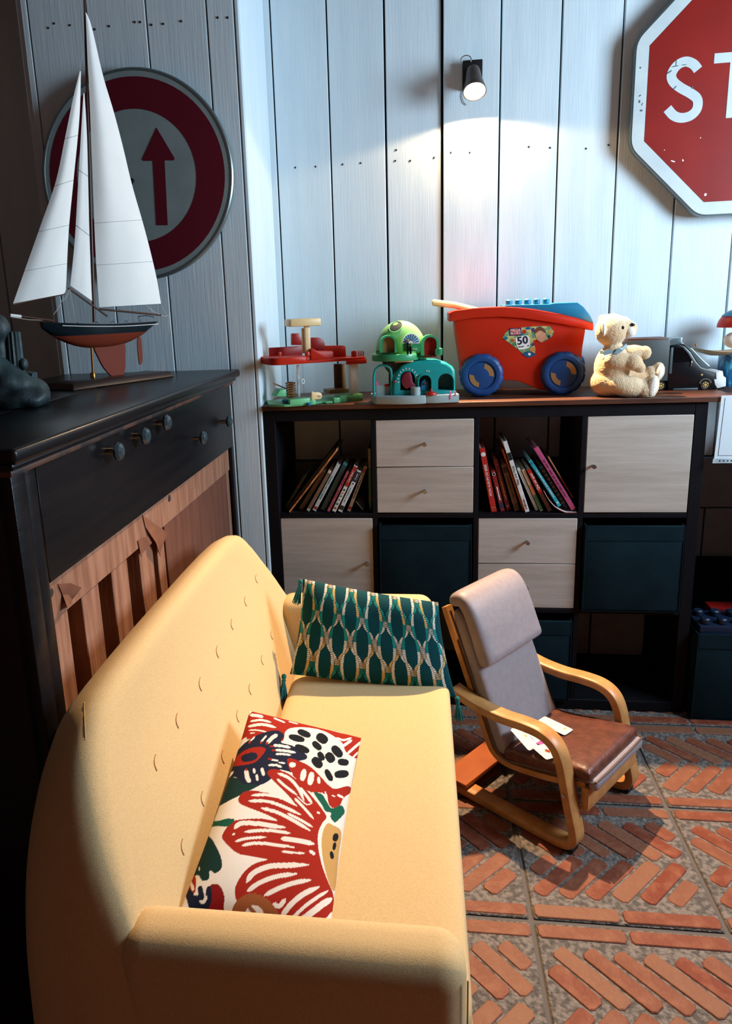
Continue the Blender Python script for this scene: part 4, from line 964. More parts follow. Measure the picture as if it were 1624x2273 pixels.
hull = obj('topsides', side_ring(lambda d, b: zw, lambda d, b: d), M_['hullblue'], boat, sharp=50)
obj('hull_bottom', side_ring(lambda d, b: b, lambda d, b: zw), M_['hullred'], boat, sharp=50)
obj('hull_stripe', tube([W3(s, zd-.0075, -hw*.985-.0006) for s, hw, zd, zb in secs[2:]], .0011, 5), M_['sail'], hull)
obj('deck', loft([[W3(s, zd+.0005, -hw*.96), W3(s, zd+.0005, hw*.96), W3(s, zd-.001, hw*.96), W3(s, zd-.001, -hw*.96)] for s, hw, zd, zb in secs]), M_['spar'], hull)
def slab(pts, th, m, nm, off=0.):
    bm = bmesh.new(); P = b2(pts)
    f = [bm.verts.new(p+bn*(off-th/2)) for p in P]; g = [bm.verts.new(p+bn*(off+th/2)) for p in P]; n = len(P)
    bm.faces.new(f); bm.faces.new(g[::-1])
    for i in range(n): bm.faces.new((f[(i+1) % n], f[i], g[i], g[(i+1) % n]))
    bmesh.ops.recalc_face_normals(bm, faces=bm.faces[:]); return obj(nm, bm, m, boat)
slab(cat([(604,480),(700,470),(792,465),(803,560),(800,640),(780,680),(748,692),(712,678),(668,630),(632,565)], 4), .009, M_['hullred'], 'keel_fin')
slab(cat([(884,440),(903,432),(913,500),(915,570),(908,605),(896,600),(888,540)], 4), .004, M_['hullred'], 'rudder')
mb = b2([(606,335)])[0]; mt = b1([(540,-90)])[0]
obj('mast', tube([mb, mb.lerp(mt, .5), mt], [.0048, .0042, .0026], 10), M_['spar'], boat)
for a, b, r, m in (((640,250),(1035,288),.0030,'spar'), ((80,222),(415,150),.0028,'spar'), ((440,115),(690,295),.0030,'spar'), ((130,296),(345,325),.0030,'spar')):
    p, q = b2([a, b], -.004); obj('boom', tube([p, q], r, 8), M_[m], boat)
p, q = b2([(66,290),(135,298)], -.004); obj('bowsprit_tip', tube([p, q], .0044, 8), M_['sail'], boat)
def sail(nm, left, right, belly, sx, seams, off):
    A, B = cat(left, 6, False), cat(right, 6, False)
    def samp(L, n):
        L = np.array(L); d = np.r_[0, np.cumsum(np.linalg.norm(np.diff(L, axis=0), axis=1))]; d /= d[-1]
        t = np.linspace(0, 1, n); return np.stack([np.interp(t, d, L[:,0]), np.interp(t, d, L[:,1])], 1)
    n, mm = 36, 12; A, B = samp(A, n), samp(B, n); rows = []
    for i in range(n):
        r = []
        for j in range(mm):
            q = j/(mm-1); uv = A[i]*(1-q)+B[i]*q; wdt = np.linalg.norm(B[i]-A[i])
            r.append(bp(uv[0], uv[1], off-belly*math.sin(PI*q)*min(1, wdt/90)+.004*math.sin(q*9+i*.12)*min(1, wdt/120)*.5))
        rows.append(r)
    bm = loft(rows, cap=False, closed=False)
    s_ = obj(nm, baked(bm, [('SOLIDIFY', dict(thickness=.0012, offset=0))]), M_['sail'], boat, sharp=80)
    for f in seams:
        for e in (0, .013):
            i = min(n-1, int((f+e)*(n-1))); obj('sail_seam', tube([p-bn*.0012 for p in rows[i]], .0005, 4), M_['sailseam'], s_)
sail('jib', [(177,158),(162,220),(145,303),(124,403),(93,493),(58.6,590),(29,674)], [(179,158),(176,260),(162.5,403),(152,514),(146,640),(143,652)], .018, 1, (.30,.50,.70,.86), -.006)
sail('staysail', [(185,207),(179,310),(172,431),(165.5,538),(156,634)], [(187,207),(193,310),(197,480),(201,600),(204,668)], .012, 1, (.4,.7), -.002)
sail('mainsail', [(190,28),(194,120),(198,200),(205,379),(212,560),(220,682)], [(191,28),(203,59),(227.6,165.5),(252,248),(272,324),(292.5,410),(321,510),(345,607),(357,674)], .022, 1, (.72,.86), -.008)
for a, b in (((410,170),(345,285)), ((450,120),(480,300)), ((450,120),(405,200)), ((1035,288),(940,225)), ((1040,225),(1075,290)), ((1035,288),(1085,290)), ((1085,290),(1095,390)), ((1085,270),(1080,400)), ((960,230),(1000,290))):
    p, q = b2([a, b], -.006); obj('rigging_line', tube([p, (p+q)/2-Vector((0,0,.004)), q], .0007, 4), M_['string'], boat)
p, q = b1([(530,340),(512,470)], -.004); obj('rigging_line', tube([p, q], .0005, 4), M_['string'], boat)
p, q = b2([(66,300),(300,322)], -.004); obj('rigging_line', tube([p, (p+q)/2-Vector((0,0,.003)), q], .0007, 4), M_['string'], boat)
for s in (.05, .095, .14, -.06, .0):
    obj('deck_eye', tube([W3(s+.004*math.cos(a), secs[8][2]+.002+.005*math.sin(a), -.034) for a in [PI*k/8 for k in range(9)]], .0008, 4), M_['rubber'], boat)
pw = b2([(890,315)], -.03)[0]; obj('deck_rail', tube([pw, pw+Vector((0,0,.008)), pw+bd*.03+Vector((0,0,.010)), pw+bd*.055+Vector((0,0,.004))], .0012, 5), M_['rubber'], boat)
r0 = b2([(605,735)])[0]; r1 = b2([(588,480)])[0]
base_a = math.radians(66); bx_ = Vector((math.cos(base_a), math.sin(base_a), 0)); by_ = Vector((-bx_.y, bx_.x, 0))
bc = Vector((-.362, -.80, LZ))
Mb = frame((bc.x, bc.y, LZ), bx_, by_)
obj('stand_base', add(bmesh.new(), hull8([(-.20,-.062,0),(.20,-.062,0),(.20,.062,0),(-.20,.062,0),(-.19,-.052,.018),(.19,-.052,.018),(.19,.052,.018),(-.19,.052,.018)], .002, 1), Mb), M_['darkbase'], boat)
obj('stand_rod', tube([(r0.x, r0.y, LZ+.017), r1], .0036, 10), M_['brass'], boat)
obj('rod_socket', add(bmesh.new(), lathe([(.008,0),(.008,.012),(.0055,.016)], 14), T(r0.x, r0.y, LZ+.0175)), M_['brass'], boat)
kt = b2([(750,690)])[0]; obj('keel_pin', tube([(kt.x, kt.y, LZ+.017), kt+Vector((0,0,.006))], .0014, 6), M_['brass'], boat)

# ------------------------------------------------------------------ bronze statuette at the near end of the piano
GY = -1.30
g = lambda a, b, y=GY: px(a/8.115, 680+b/8.115, y)
stt = thing('bronze_statuette', 'dark green bronze statuette of a fluted column on a rock, on the piano', 'statuette', (-.42, GY, LZ))
bm = bmesh.new()
def el_(a, b, rx, ry, rz, y=GY): p = g(a, b, y); add(bm, ball(rx, ry, rz, (p.x, p.y, max(p.z, LZ+rz*.55)), 16, 12))
el_(100,1750,.075,.06,.062,-1.32); el_(500,1800,.055,.055,.045); el_(250,2000,.09,.06,.03,-1.33); el_(-150,1500,.07,.06,.085,-1.32); el_(560,1560,.026,.03,.020,-1.29)
rb = baked(bm, [('REMESH', dict(mode='VOXEL', voxel_size=.006)), ('SMOOTH', dict(factor=.5, iterations=4))])
r3 = random.Random(3)
for v in rb.verts:
    n = math.sin(v.co.x*90)*math.sin(v.co.y*80+1)*math.sin(v.co.z*110); v.co += v.normal*n*.004
    if v.co.z < LZ: v.co.z = LZ
obj('rock_base', rb, M_['bronze'], stt, sharp=60)
pt, pb_ = g(215,455), g(290,1280); ca = (pt-pb_); hh_ = ca.length; nf = 14
Mcol = Matrix.Translation(pb_) @ ca.normalized().to_track_quat('Z', 'Y').to_matrix().to_4x4()
rings = []
for z, r in ((0,.0225),(.02*hh_,.021),(hh_*.98,.0185),(hh_,.017)):
    rings.append([((r-.0022*(k % 2))*math.cos(2*PI*k/(nf*2)), (r-.0022*(k % 2))*math.sin(2*PI*k/(nf*2)), z) for k in range(nf*2)])
obj('fluted_column', add(bmesh.new(), loft(rings), Mcol), M_['bronze'], stt, sharp=20)
obj('column_foot', add(bmesh.new(), lathe([(.024,-.022),(.030,-.016),(.030,-.009),(.026,-.005),(.024,.0)], 24), Mcol), M_['bronze'], stt)
pq = g(540,1290,-1.285); obj('plinth_block', add(bmesh.new(), box(.026, .024, .028, (0,0,0), .002, 1), T(*pq) @ Ry(.15)), M_['bronze'], stt)
pq = g(430,1040); obj('drapery_knot', ball(.009, .012, .014, pq, 12, 8), M_['bronze'], stt)
bm = bmesh.new()
for a, b, rx, ry, rz in ((-60,400,.030,.03,.034), (-20,760,.020,.022,.06), (-90,1000,.03,.03,.06), (30,330,.012,.014,.022)):
    p = g(a, b, -1.315); add(bm, ball(rx, ry, rz, p, 16, 12))
obj('draped_figure', baked(bm, [('REMESH', dict(mode='VOXEL', voxel_size=.005)), ('SMOOTH', dict(factor=.5, iterations=5))]), M_['bronze'], stt, sharp=60)
from mathutils.bvhtree import BVHTree
# ------------------------------------------------------------------ toys on the plank
class Pl:
    """upright working plane of one toy: pixels of a zoomed crop -> local x (along), y (back), z (up)"""
    def __init__(s, org, sc, a, b, z=TOP):
        s.org, s.sc = org, sc
        P, Q = pxz(*a, z), pxz(*b, z); s.P = P
        f = Q-P; f.z = 0; s.f = f.normalized(); s.n = Vector((-s.f.y, s.f.x, 0))
        s.M = frame(P, s.f, s.n)
    def q(s, a, b, off=0.):
        w = pxp(s.org[0]+a/s.sc, s.org[1]+b/s.sc, s.P+s.n*off, s.n)-s.P
        return (w.dot(s.f), w.z)
    def pts(s, L, off=0.): return [(x, max(z, .0)) for x, z in (s.q(a, b, off) for a, b in L)]
    def pr(s, L, o0, o1, bev=0., seg=2, at=None, ang=30): return add(bmesh.new(), prism(s.pts(L, o0 if at is None else at), o0, o1, bev, seg, ang=ang), s.M)
    def bx(s, a0, b0, a1, b1, o0, o1, bev=.002, at=None):
        (x0, z1), (x1, z0) = s.q(a0, b0, o0 if at is None else at), s.q(a1, b1, o0 if at is None else at)
        return add(bmesh.new(), box2((x0, o0, max(0, z0)), (x1, o1, z1), bev, 2), s.M)
    def w(s, x, y, z): return s.M @ Vector((x, y, z))
    def local(s, bm): return add(bmesh.new(), bm, s.M)
def cut(bm, cutters):
    me = bpy.data.meshes.new('t'); bm.to_mesh(me); bm.free(); o = bpy.data.objects.new('t', me); COL.objects.link(o); tmp = []
    for c in cutters:
        m2 = bpy.data.meshes.new('c'); c.to_mesh(m2); c.free(); k = bpy.data.objects.new('c', m2); COL.objects.link(k); tmp.append(k)
        md = o.modifiers.new('b', 'BOOLEAN'); md.operation = 'DIFFERENCE'; md.object = k; md.solver = 'EXACT'
    dg = bpy.context.evaluated_depsgraph_get(); me2 = bpy.data.meshes.new_from_object(o.evaluated_get(dg)); b = bmesh.new(); b.from_mesh(me2)
    for k in tmp: m2 = k.data; bpy.data.objects.remove(k); bpy.data.meshes.remove(m2)
    bpy.data.objects.remove(o); bpy.data.meshes.remove(me); bpy.data.meshes.remove(me2)
    return b
def archpts(a0, b0, a1, b1, n=10):          # arch outline in crop pixels: box a0..a1, top b0, bottom b1
    r = (a1-a0)/2; return [(a0, b1)]+[(a0+r-r*math.cos(PI*k/n), b0+r-r*math.sin(PI*k/n)) for k in range(n+1)]+[(a1, b1)]

# garage
p = Pl((590,690), 6.767, (645,903), (805,889.5))
gar = thing('toy_garage', 'red, cream and green plastic toy garage at the left end of the plank', 'toy garage', tuple(p.P))
def G(nm, bm, m, par=None): return obj(nm, bm, M_[m], par or gar)
base = bmesh.new()
xl, xr = p.q(110,1400)[0], p.q(1455,1350)[0]
add(base, prism([(xl,.05),(xl+.04,.004),(.0,.0),(.05,.0),(.06,.012),(.12,.012),(.13,.0),(xr,.0),(xr,.17),(xl+.02,.17)], 0, .008, .002, 1, 'xy'))
G('base', p.local(base), 'lime')
G('kerb', p.bx(360,1335,668,1440,0,.05), 'lime'); G('kerb', p.bx(1110,1275,1458,1372,0,.06), 'lime'); G('kerb', p.bx(1020,1310,1115,1390,-.004,.04), 'lime'); G('kerb', p.bx(668,1345,750,1420,.0,.03), 'lime')
G('ramp', p.pr([(150,1290),(210,1185),(300,1180),(330,1290)], .06, .12, .002), 'lime')
xd, zd = p.q(400,1330,.06)
G('turntable', p.local(add(bmesh.new(), cyl(.034, .010, 28, .003), T(xd-.008, .048, .010))), 'bluelid'); 
G('button_foot', p.local(add(bmesh.new(), cyl(.0095, .010, 18, .002), T(p.q(640,1430)[0], -.006, 0))), 'bluelid')
xcyl = p.q(478,1000,.05)[0]; zt_ = p.q(478,812,.05)[1]
G('lift_tube', p.local(add(bmesh.new(), lathe([(.020,.02),(.020,zt_),(.0188,zt_),(.0188,.02)], 28), T(xcyl, .05, 0))), 'clear')
G('lift_post', p.local(box2((xcyl-.002, .047, .02), (xcyl+.006, .053, zt_))), 'white')
bm = bmesh.new()
for k in range(6): add(bm, p.local(box2((p.q(305,1000,.06)[0], .055, .028+k*.0085), (p.q(435,1000,.06)[0], .075, .034+k*.0085), .0015, 1)))
add(bm, p.local(box2((p.q(330,1000,.06)[0], .06, .018), (p.q(410,1000,.06)[0], .072, .078))))
G('chain_column', bm, 'tan')
st_ = G('sticker', p.local(add(bmesh.new(), cyl(.0075, .0006, 20), T(p.q(560,1058,.03)[0], .0305, p.q(560,1058,.03)[1]) @ Rx(PI/2) @ Matrix.Diagonal((.75,1.25,1,1)))), 'white')
obj('sticker_print', p.local(add(bmesh.new(), cyl(.0045, .0004, 14), T(p.q(560,1058,.03)[0], .0300, p.q(560,1058,.03)[1]) @ Rx(PI/2) @ Matrix.Diagonal((.6,1.3,1,1)))), M_['inkteal'], st_)
G('front_pillar', p.bx(1268,795,1392,1290,.006,.03), 'white'); G('rear_panel', p.bx(1022,800,1160,1200,.12,.128), 'walnut'); G('rear_pillar', p.bx(1155,800,1210,1200,.10,.115), 'cream'); G('ticket_bar', p.bx(960,1190,1255,1225,.08,.15), 'tan')
G('stop_flag', p.pr([(685,1345),(685,1210),(712,1212),(715,1225),(790,1222),(832,1235),(848,1275),(832,1318),(790,1330),(730,1332),(725,1345)], .004, .012, .002), 'cream')
G('flag_mark', p.pr([(775,1275),(800,1282),(822,1272),(812,1290),(790,1292)], .0028, .0038), 'inkred')
G('lever', p.local(tube([(*p.q(112,1088,.09)[:1], .09, p.q(112,1088,.09)[1]), (p.q(300,1168,.09)[0], .09, p.q(300,1168,.09)[1])], .0022, 6)), 'tan')
dk = bmesh.new(); zl, zh = p.q(300,812)[1], p.q(300,700)[1]
xa, xb, xc = p.q(72,750)[0], p.q(640,750)[0], p.q(1520,770)[0]
add(dk, prism([(xa,.05)]+[(xa+.035-.035*math.cos(math.radians(t)), .045-.045*math.sin(math.radians(t))) for t in (20,45,70,90)]+[(xb-.01,0),(xb,.01),(xb,.16),(xa,.16)], zl, zh, .002, 1, 'xy'))
add(dk, prism([(xb-.005,.006),(xc-.01,.0),(xc,.012),(xc,.10),(xb+.10,.16),(xb-.005,.16)], zl, zl+(zh-zl)*.45, .002, 1, 'xy'))
G('upper_deck', p.local(dk), 'red')
G('deck_wall', p.bx(50,555,550,690,.13,.142), 'darkred'); G('deck_wall', p.pr([(680,765),(680,600),(700,560),(760,600),(1000,605),(1015,625),(1020,765)], .012, .03, .002), 'red')
G('deck_wall', p.pr([(890,640),(900,525),(1130,520),(1180,522),(1200,545),(1205,690),(1000,690)], .07, .085, .002), 'red')
G('arch_wall', p.pr([(680,620),(680,400),(790,400),(850,425),(885,480),(895,540),(880,640)], .12, .132, .003), 'darkred')
G('crane_box', p.pr([(395,515),(395,340),(505,338),(518,400),(560,405),(560,515)], .11, .13, .002), 'darkred')
G('corner_post', p.bx(1298,598,1375,760,.012,.03,.006), 'red')
for k in range(4): G('fence_bar', p.bx(1385+k*26,598+8*(k % 2),1398+k*26,700,.03,.036,.001), 'red')
G('rounded_stop', p.bx(600,612,668,700,.004,.02,.006), 'red'); G('deck_edge', p.bx(1215,740,1515,790,-.002,.01), 'red'); G('hook', p.bx(190,620,238,690,.0,.006,.002), 'red')
for k in range(3): G('window_line', p.bx(705+k*85,752,755+k*85,766,.0105,.0118,.0002), 'white')
G('tower_post', p.bx(582,180,680,700,.03,.046), 'cream'); G('tower_post', p.bx(545,262,600,640,.05,.065), 'cream')
G('tower_roof', p.bx(368,125,832,220,.01,.08,.004), 'cream')

# playhouse
p = Pl((820,700), 7.733, (925,897), (1019,883.6)); p.f = Vector((math.cos(.12), math.sin(.12), 0)); p.n = Vector((-p.f.y, p.f.x, 0)); p.M = frame(p.P, p.f, p.n)
hs = thing('toy_playhouse', 'two-storey green and turquoise plastic toy house under a pale green dome', 'toy house', tuple(p.P))
def G(nm, bm, m, par=None): return obj(nm, bm, M_[m], par or hs)
X = lambda a, off=0.: p.q(a, 1300, off)[0]
Z = lambda b, off=0.: p.q(800, b, off)[1]
zb1 = Z(1385)
G('base', p.local(prism([(X(40),.07),(X(120),.035),(X(400),.015),(X(560),.004),(X(780),.0),(X(960),.004),(X(975),.014),(X(985),.012),(X(1150),.004),(X(1230),.006),(X(1540),.006),(X(1545),.04),(X(1480),.14),(X(60),.14)], 0, zb1, .003, 2, 'xy')), 'grey')
G('steps', p.local(add(bmesh.new(), lathe([(.0165,0),(.0165,Z(1240,.02)-zb1),(.0145,Z(1232,.02)-zb1)], 24), T(X(790,.025), .03, zb1))), 'grey')
shell_o = [(380,1400),(385,1200),(405,1085),(455,970),(540,870),(650,815),(780,785),(1000,765),(1180,772),(1330,815),(1430,880),(1470,950),(1478,1120),(1478,1400)]
sh = prism(p.pts(shell_o, .035), .035, .13, .012, 4)
doors = [prism(p.pts(archpts(530,960,782,1290), .03), .0, .115), prism(p.pts(archpts(842,1022,1062,1290), .03), .0, .10), prism(p.pts(archpts(1180,1000,1452,1290), .03), .0, .115)]
G('lower_storey', p.local(cut(sh, doors)), 'teal')
for a in (archpts(840,1018,1066,1290),): 
    o_, i_ = p.pts(archpts(826,1002,1080,1290), .03), p.pts(archpts(848,1026,1058,1290), .03); G('door_frame', p.local(ringprism(o_, i_, .028, .037)), 'teal')
G('doorway_back', p.local(prism(p.pts(archpts(530,960,782,1290), .09), .1, .104)), 'tealdark')
G('slide', p.pr([(540,1120),(570,1010),(640,965),(700,975),(730,1050),(740,1140),(790,1200),(800,1240),(700,1240),(640,1275),(590,1240),(550,1180)], .032, .06, .004), 'maroon')
bell = p.pr([(882,1285),(885,1190),(900,1140),(935,1105),(940,1075),(955,1105),(995,1135),(1015,1185),(1020,1285)], .04, .05, .003); G('bell_figure', bell, 'bluelid')
G('bell_clapper', p.local(ball(.0045, .004, .004, (X(948,.035), .037, Z(1178,.035)), 12, 8)), 'maroon')
for k in range(11):
    an = math.radians(195-k*19); cxp, cyp = 655+165*math.cos(an), 1100-185*math.sin(an)
    x, z = p.q(cxp, cyp, .033); G('painted_brick', p.local(add(bmesh.new(), box(.0055, .0012, .0026, (0,0,0)), T(x, .0345, z) @ Ry(-an))), 'white')
for k in range(2):
    x, z = p.q(985+k*35, 955+8*k, .033); G('painted_brick', p.local(add(bmesh.new(), box(.0026, .0012, .0055, (0,0,0)), T(x, .0345, z) @ Ry(.3))), 'white')
G('doorbell', p.local(ball(.0045,.003,.0045,(X(440,.03),.034,Z(1125,.03)),10,8)), 'inkred')
ap = [(x, .045, z) for x, z in p.pts([(75,1390),(70,1050),(100,930),(170,870),(240,860),(310,880),(360,930),(372,1010),(375,1390)], .045)]
G('garden_arch', p.local(tube([Vector(v) for v in [ap[0]]+[Vector((x, .045, z)) for x, z in cat([(a[0], a[2]) for a in ap[1:-1]], 4, False)]+[ap[-1]]], .0042, 8)), 'teal')
G('garden_wall', p.bx(105,1205,365,1400,.055,.065), 'grey'); G('garden_toy', p.local(ball(.012,.008,.006,(X(300,.06),.06,Z(1185,.06)),12,8)), 'red'); G('garden_toy', p.pr([(108,1200),(120,1120),(140,1160),(175,1200)], .058, .064), 'pink')
xh = X(1062,.01)
G('red_hat', p.local(add(bmesh.new(), lathe([(.0165,0),(.0195,.003),(.018,.008),(.010,.011),(.004,.012),(.003,.018),(.0038,.021),(.001,.023)], 24), T(xh, .02, zb1-.001))), 'red')
for a, b0, b1 in ((1385,1300,1440),(1470,1300,1380)): G('paint_drip', p.bx(a-14,b0,a+16,b1,.0045,.0062,.0008), 'pink')
G('crumb', p.local(box((.012), .01, .0015, (X(1160,.05), .05, zb1+.001))), 'cream')
# upper storey
zu0, zu1 = Z(770,.03), Z(655,.03)
G('connector', p.bx(430,735,752,800,.03,.09), 'cream')
xc0 = X(545,.06)
ro = abs(X(880,.02)-X(65,.02))/2
G('balcony', p.local(prism([(X(65,.03),.07)]+[(X(470,.03)+ro*math.cos(math.radians(t)), .07+.062*math.sin(math.radians(t))) for t in range(195, 346, 10)]+[(X(880,.03),.05),(X(1000,.04),.06),(X(1000,.05),.13),(X(100,.05),.13)], zu0, zu1, .003, 2, 'xy')), 'green')
G('balcony_edge', p.bx(1128,572,1252,682,.03,.07), 'green')
R1 = abs(X(980,.07)-X(118,.07))/2; xm = (X(980,.07)+X(118,.07))/2; zt1 = Z(80,.07)
dome = lathe([(R1*math.cos(t), (zt1-zu1)*math.sin(t)**.92) for t in [PI/2*k/18 for k in range(18)]]+[(.0008, zt1-zu1)], 48)
dome = add(bmesh.new(), dome, T(xm, .082, zu1) @ Matrix.Diagonal((1, .58, 1, 1)))
d1 = prism(p.pts(archpts(222,372,430,640), .03), -.02, .07); d2 = prism(p.pts(archpts(942,372,1150,690), .05), .0, .075)
db = p.local(cut(dome, [d1, d2])); bt = BVHTree.FromBMesh(db)
def onto(a, b): return bt.ray_cast(CAM, ray(p.org[0]+a/p.sc, p.org[1]+b/p.sc))
oc = [(447+118*math.cos(t)*math.cos(-.5)-82*math.sin(t)*math.sin(-.5), 198+118*math.cos(t)*math.sin(-.5)+82*math.sin(t)*math.cos(-.5)) for t in [2*PI*k/28 for k in range(28)]]
hit = [onto(*q) for q in oc]; cen, nrm_ = onto(447, 198)[:2]
bm = bmesh.new(); vs = [bm.verts.new(h[0]+nrm_*.0012) for h in hit]; vc = bm.verts.new(cen+nrm_*.0016)
for i in range(28): bm.faces.new((vs[i], vs[(i+1) % 28], vc))
dm = G('dome', db, 'dome')
G('porthole', bm, 'tealdark', dm)
G('porthole_rim', tube([h[0]+nrm_*.001 for h in hit]+[hit[0][0]+nrm_*.001], .0014, 6), 'lime', dm)
G('dome_inside', p.local(ball(R1*.8, R1*.36, (zt1-zu1)*.8, (xm, .09, zu1+.004), 24, 14)), 'tealdark')
for (a0,b0,a1,b1), dp, o0, m in (((222,372,430,640),24,.012,'green'), ((935,370,1152,690),28,.03,'green')):
    o_, i_ = p.pts(archpts(a0-dp*2,b0-dp*1.3,a1+dp*1.6,b1), o0), p.pts(archpts(a0,b0,a1,b1), o0); G('arch_frame', p.local(ringprism(o_, i_, o0, o0+.03)), m)
G('door_leaf', p.pr(archpts(225,375,428,640), .028, .031), 'tan'); G('door_leaf', p.pr(archpts(940,375,1148,715), .045, .048), 'darkred')
wn = G('fan_window', p.pr([(562,480)]+[(712-150*math.cos(PI*k/12), 478-168*math.sin(PI*k/12)) for k in range(13)]+[(862,480)], .0155, .0185), 'white')
for k in range(9):
    a0, a1 = PI*(k+.12)/9, PI*(k+.72)/9
    obj('fan_stripe', p.pr([(712-40*math.cos(a0), 474-40*math.sin(a0)), (712-135*math.cos(a0), 474-150*math.sin(a0)), (712-135*math.cos(a1), 474-150*math.sin(a1)), (712-40*math.cos(a1), 474-40*math.sin(a1))], .0147, .0155), M_['bluelid'], wn)
G('window_panel', p.pr([(562,480),(862,480),(875,620),(562,620)], .0165, .02), 'green')
for a, b0, b1 in ((662,400,610),(712,465,610)):
    f = G('mouse_figure', p.local(add(bmesh.new(), cyl(.0034, max(.006, Z(b0+60,.01)-zu1), 12, .001), T(X(a,.01), .012, zu1))), 'beadblack')
    obj('head', p.local(ball(.0038,.0036,.0042,(X(a+6,.01),.011,Z(b0+30,.01)),10,8)), M_['tan'], f)
G('planter', p.bx(722,560,815,600,.012,.02), 'dome'); G('planter', p.bx(110,600,160,645,.03,.04), 'green')

# wagon
p = Pl((940,640), 4.06, (1068,882), (1255,878)); p.f = Vector((1,0,0)); p.n = Vector((0,1,0)); p.M = frame(p.P, p.f, p.n)
wg = thing('toy_wagon', 'red plastic toy wagon with blue wheels and a cream handle on the plank', 'toy wagon', tuple(p.P))
def G(nm, bm, m, par=None): return obj(nm, bm, M_[m], par or wg)
D0, D1 = .018, .19
body = G('tub', p.pr([(272,250),(300,470),(335,700),(350,815),(520,826),(720,826),(850,835),(960,880),(1040,912),(1110,922),(1200,880),(1330,830),(1422,640),(1430,540),(1455,390),(1462,250),(1250,230),(900,220),(500,220)], D0, D1, .004, 2, ang=50), 'red')
G('rim', p.pr([(228,222),(280,200),(450,178),(600,170),(730,166),(870,175),(1000,190),(1250,235),(1400,272),(1532,318),(1528,382),(1380,350),(1240,322),(1100,300),(900,270),(700,256),(450,266),(290,292),(230,302)], D0-.010, D1+.010, .003, 2, ang=40), 'red')
G('seat_lid', p.pr([(735,182),(735,150),(1130,142),(1185,132),(1385,126),(1440,165),(1500,240),(1534,318),(1400,274),(1250,236),(1000,192),(860,180)], D0-.002, D1+.002, .003, 2, ang=40), 'bluelid')
for k in range(5):
    a = 768+k*83
    for y in (D0+.022, D0+.07, D0+.118): 
        x = p.q(a, 130, y)[0]; z0_ = p.q(735,150,D0)[1]; G('stud', p.local(add(bmesh.new(), cyl(.0118, .019, 18, .003), T(x, y, z0_-.002))), 'bluelid')
h0, h1 = p.q(85,128,.09), p.q(470,195,.09)
G('handle', p.local(tube([(h0[0]-.004,.10,h0[1]),(h0[0],.10,h0[1]),((h0[0]+h1[0])/2,.10,(h0[1]+h1[1])/2+.004),(h1[0]+.03,.10,h1[1]-.01)], [.006,.0115,.0115,.011], 14)), 'cream')
def wheel(a, b, r, y0, y1):
    x, z = p.q(a, b, y0); rr = abs(p.q(a+r, b, y0)[0]-x); z = rr+.0004; sg = 1 if y0 < y1 else -1
    Mw = p.M @ T(x, y0, z) @ Rx(-PI/2)
    tr_ = []
    for k in range(64):
        t = 2*PI*k/64; d = .0025 if k % 4 == 0 else 0
        tr_.append(t)
    def rg(r_, h, notch=0): return [((r_-(notch if k % 5 == 0 else 0))*math.cos(2*PI*k/60), (r_-(notch if k % 5 == 0 else 0))*math.sin(2*PI*k/60), h) for k in range(60)]
    W_ = abs(y1-y0)
    tire = loft([rg(rr*.62, .006), rg(rr*.66, .001), rg(rr*.80, -.001), rg(rr*.93, .003, .002), rg(rr, .012, .003), rg(rr, W_-.012, .003), rg(rr*.93, W_-.003), rg(rr*.62, W_)])
    o = G('wheel', add(bmesh.new(), tire, Mw), 'blue')
    def kid(s):
        L = [(rr*.56*math.cos(math.radians(t)), rr*.56*math.sin(math.radians(t))) for t in range(-42, 43, 12)]+[(rr*.34*math.cos(math.radians(t)), rr*.34*math.sin(math.radians(t))) for t in range(36, -37, -12)]
        return add(bmesh.new(), prism(L, .0032, .0052, plane='xy'), Mw @ Rz(s))
    hubdisc = G('hub', add(bmesh.new(), lathe([(rr*.62,.007),(rr*.60,.0045),(rr*.30,.003),(rr*.08,.001),(.001,.001)], 40), Mw), 'blue', o)
    for s in (math.radians(-35), math.radians(145)): G('hub_slot', kid(s), 'tan', o)
for (a, b, r) in ((523,787,200),(1260,775,205)):
    wheel(a, b, r, -.004, .026); wheel(a-8, b, r, D1+.004, D1+.034)
# printed sticker on the tub
pl_ = p.pr([(710,446),(735,405),(765,375),(850,358),(930,348),(1040,340),(1135,342),(1172,385),(1160,430),(1110,466),(1060,488),(1015,462),(985,470),(1005,540),(1000,602),(945,624),(900,592),(850,552),(780,500)], D0-.0008, D0-.0001)
sk = G('sticker', pl_, 'sticker') if False else obj('sticker', pl_, mat('sticker_ground', C(196,186,120), .4, col2=C(96,150,110), vscale=60, vpow=(.45,.55)), wg)
def mark(bm, m): return obj('sticker_print', bm, m, sk)
for a, b, rx, rz, col_ in ((905,390,20,18,(180,50,30)),(985,375,14,20,(90,50,110)),(940,360,22,12,(20,90,140)),(1140,385,16,20,(206,160,90)),(1128,436,12,16,(20,70,130)),(740,450,18,14,(20,110,140)),(800,470,16,14,(190,80,40)),(820,500,20,16,(60,140,90)),(980,550,28,20,(206,150,80)),(890,420,12,12,(40,120,150)),(985,505,12,14,(90,50,110)),(1010,400,26,18,(90,160,100)),(840,400,14,12,(206,170,90))):
    x, z = p.q(a, b, D0); r1, r2 = rx/4.06/640, rz/4.06/640
    mark(p.local(prism([(x+r1*math.cos(t), z+r2*math.sin(t)) for t in [2*PI*k/14 for k in range(14)]], D0-.0014, D0-.0008)), mc(*col_))
mark(p.pr(cat([(890,590),(920,570),(970,572),(1003,590),(990,612),(945,624),(910,610)], 3), D0-.0015, D0-.0008), mc(20,84,130))
mark(p.pr(cat([(940,585),(960,582),(965,600),(945,605)], 3), D0-.0018, D0-.0014), M_['inkwhite'])
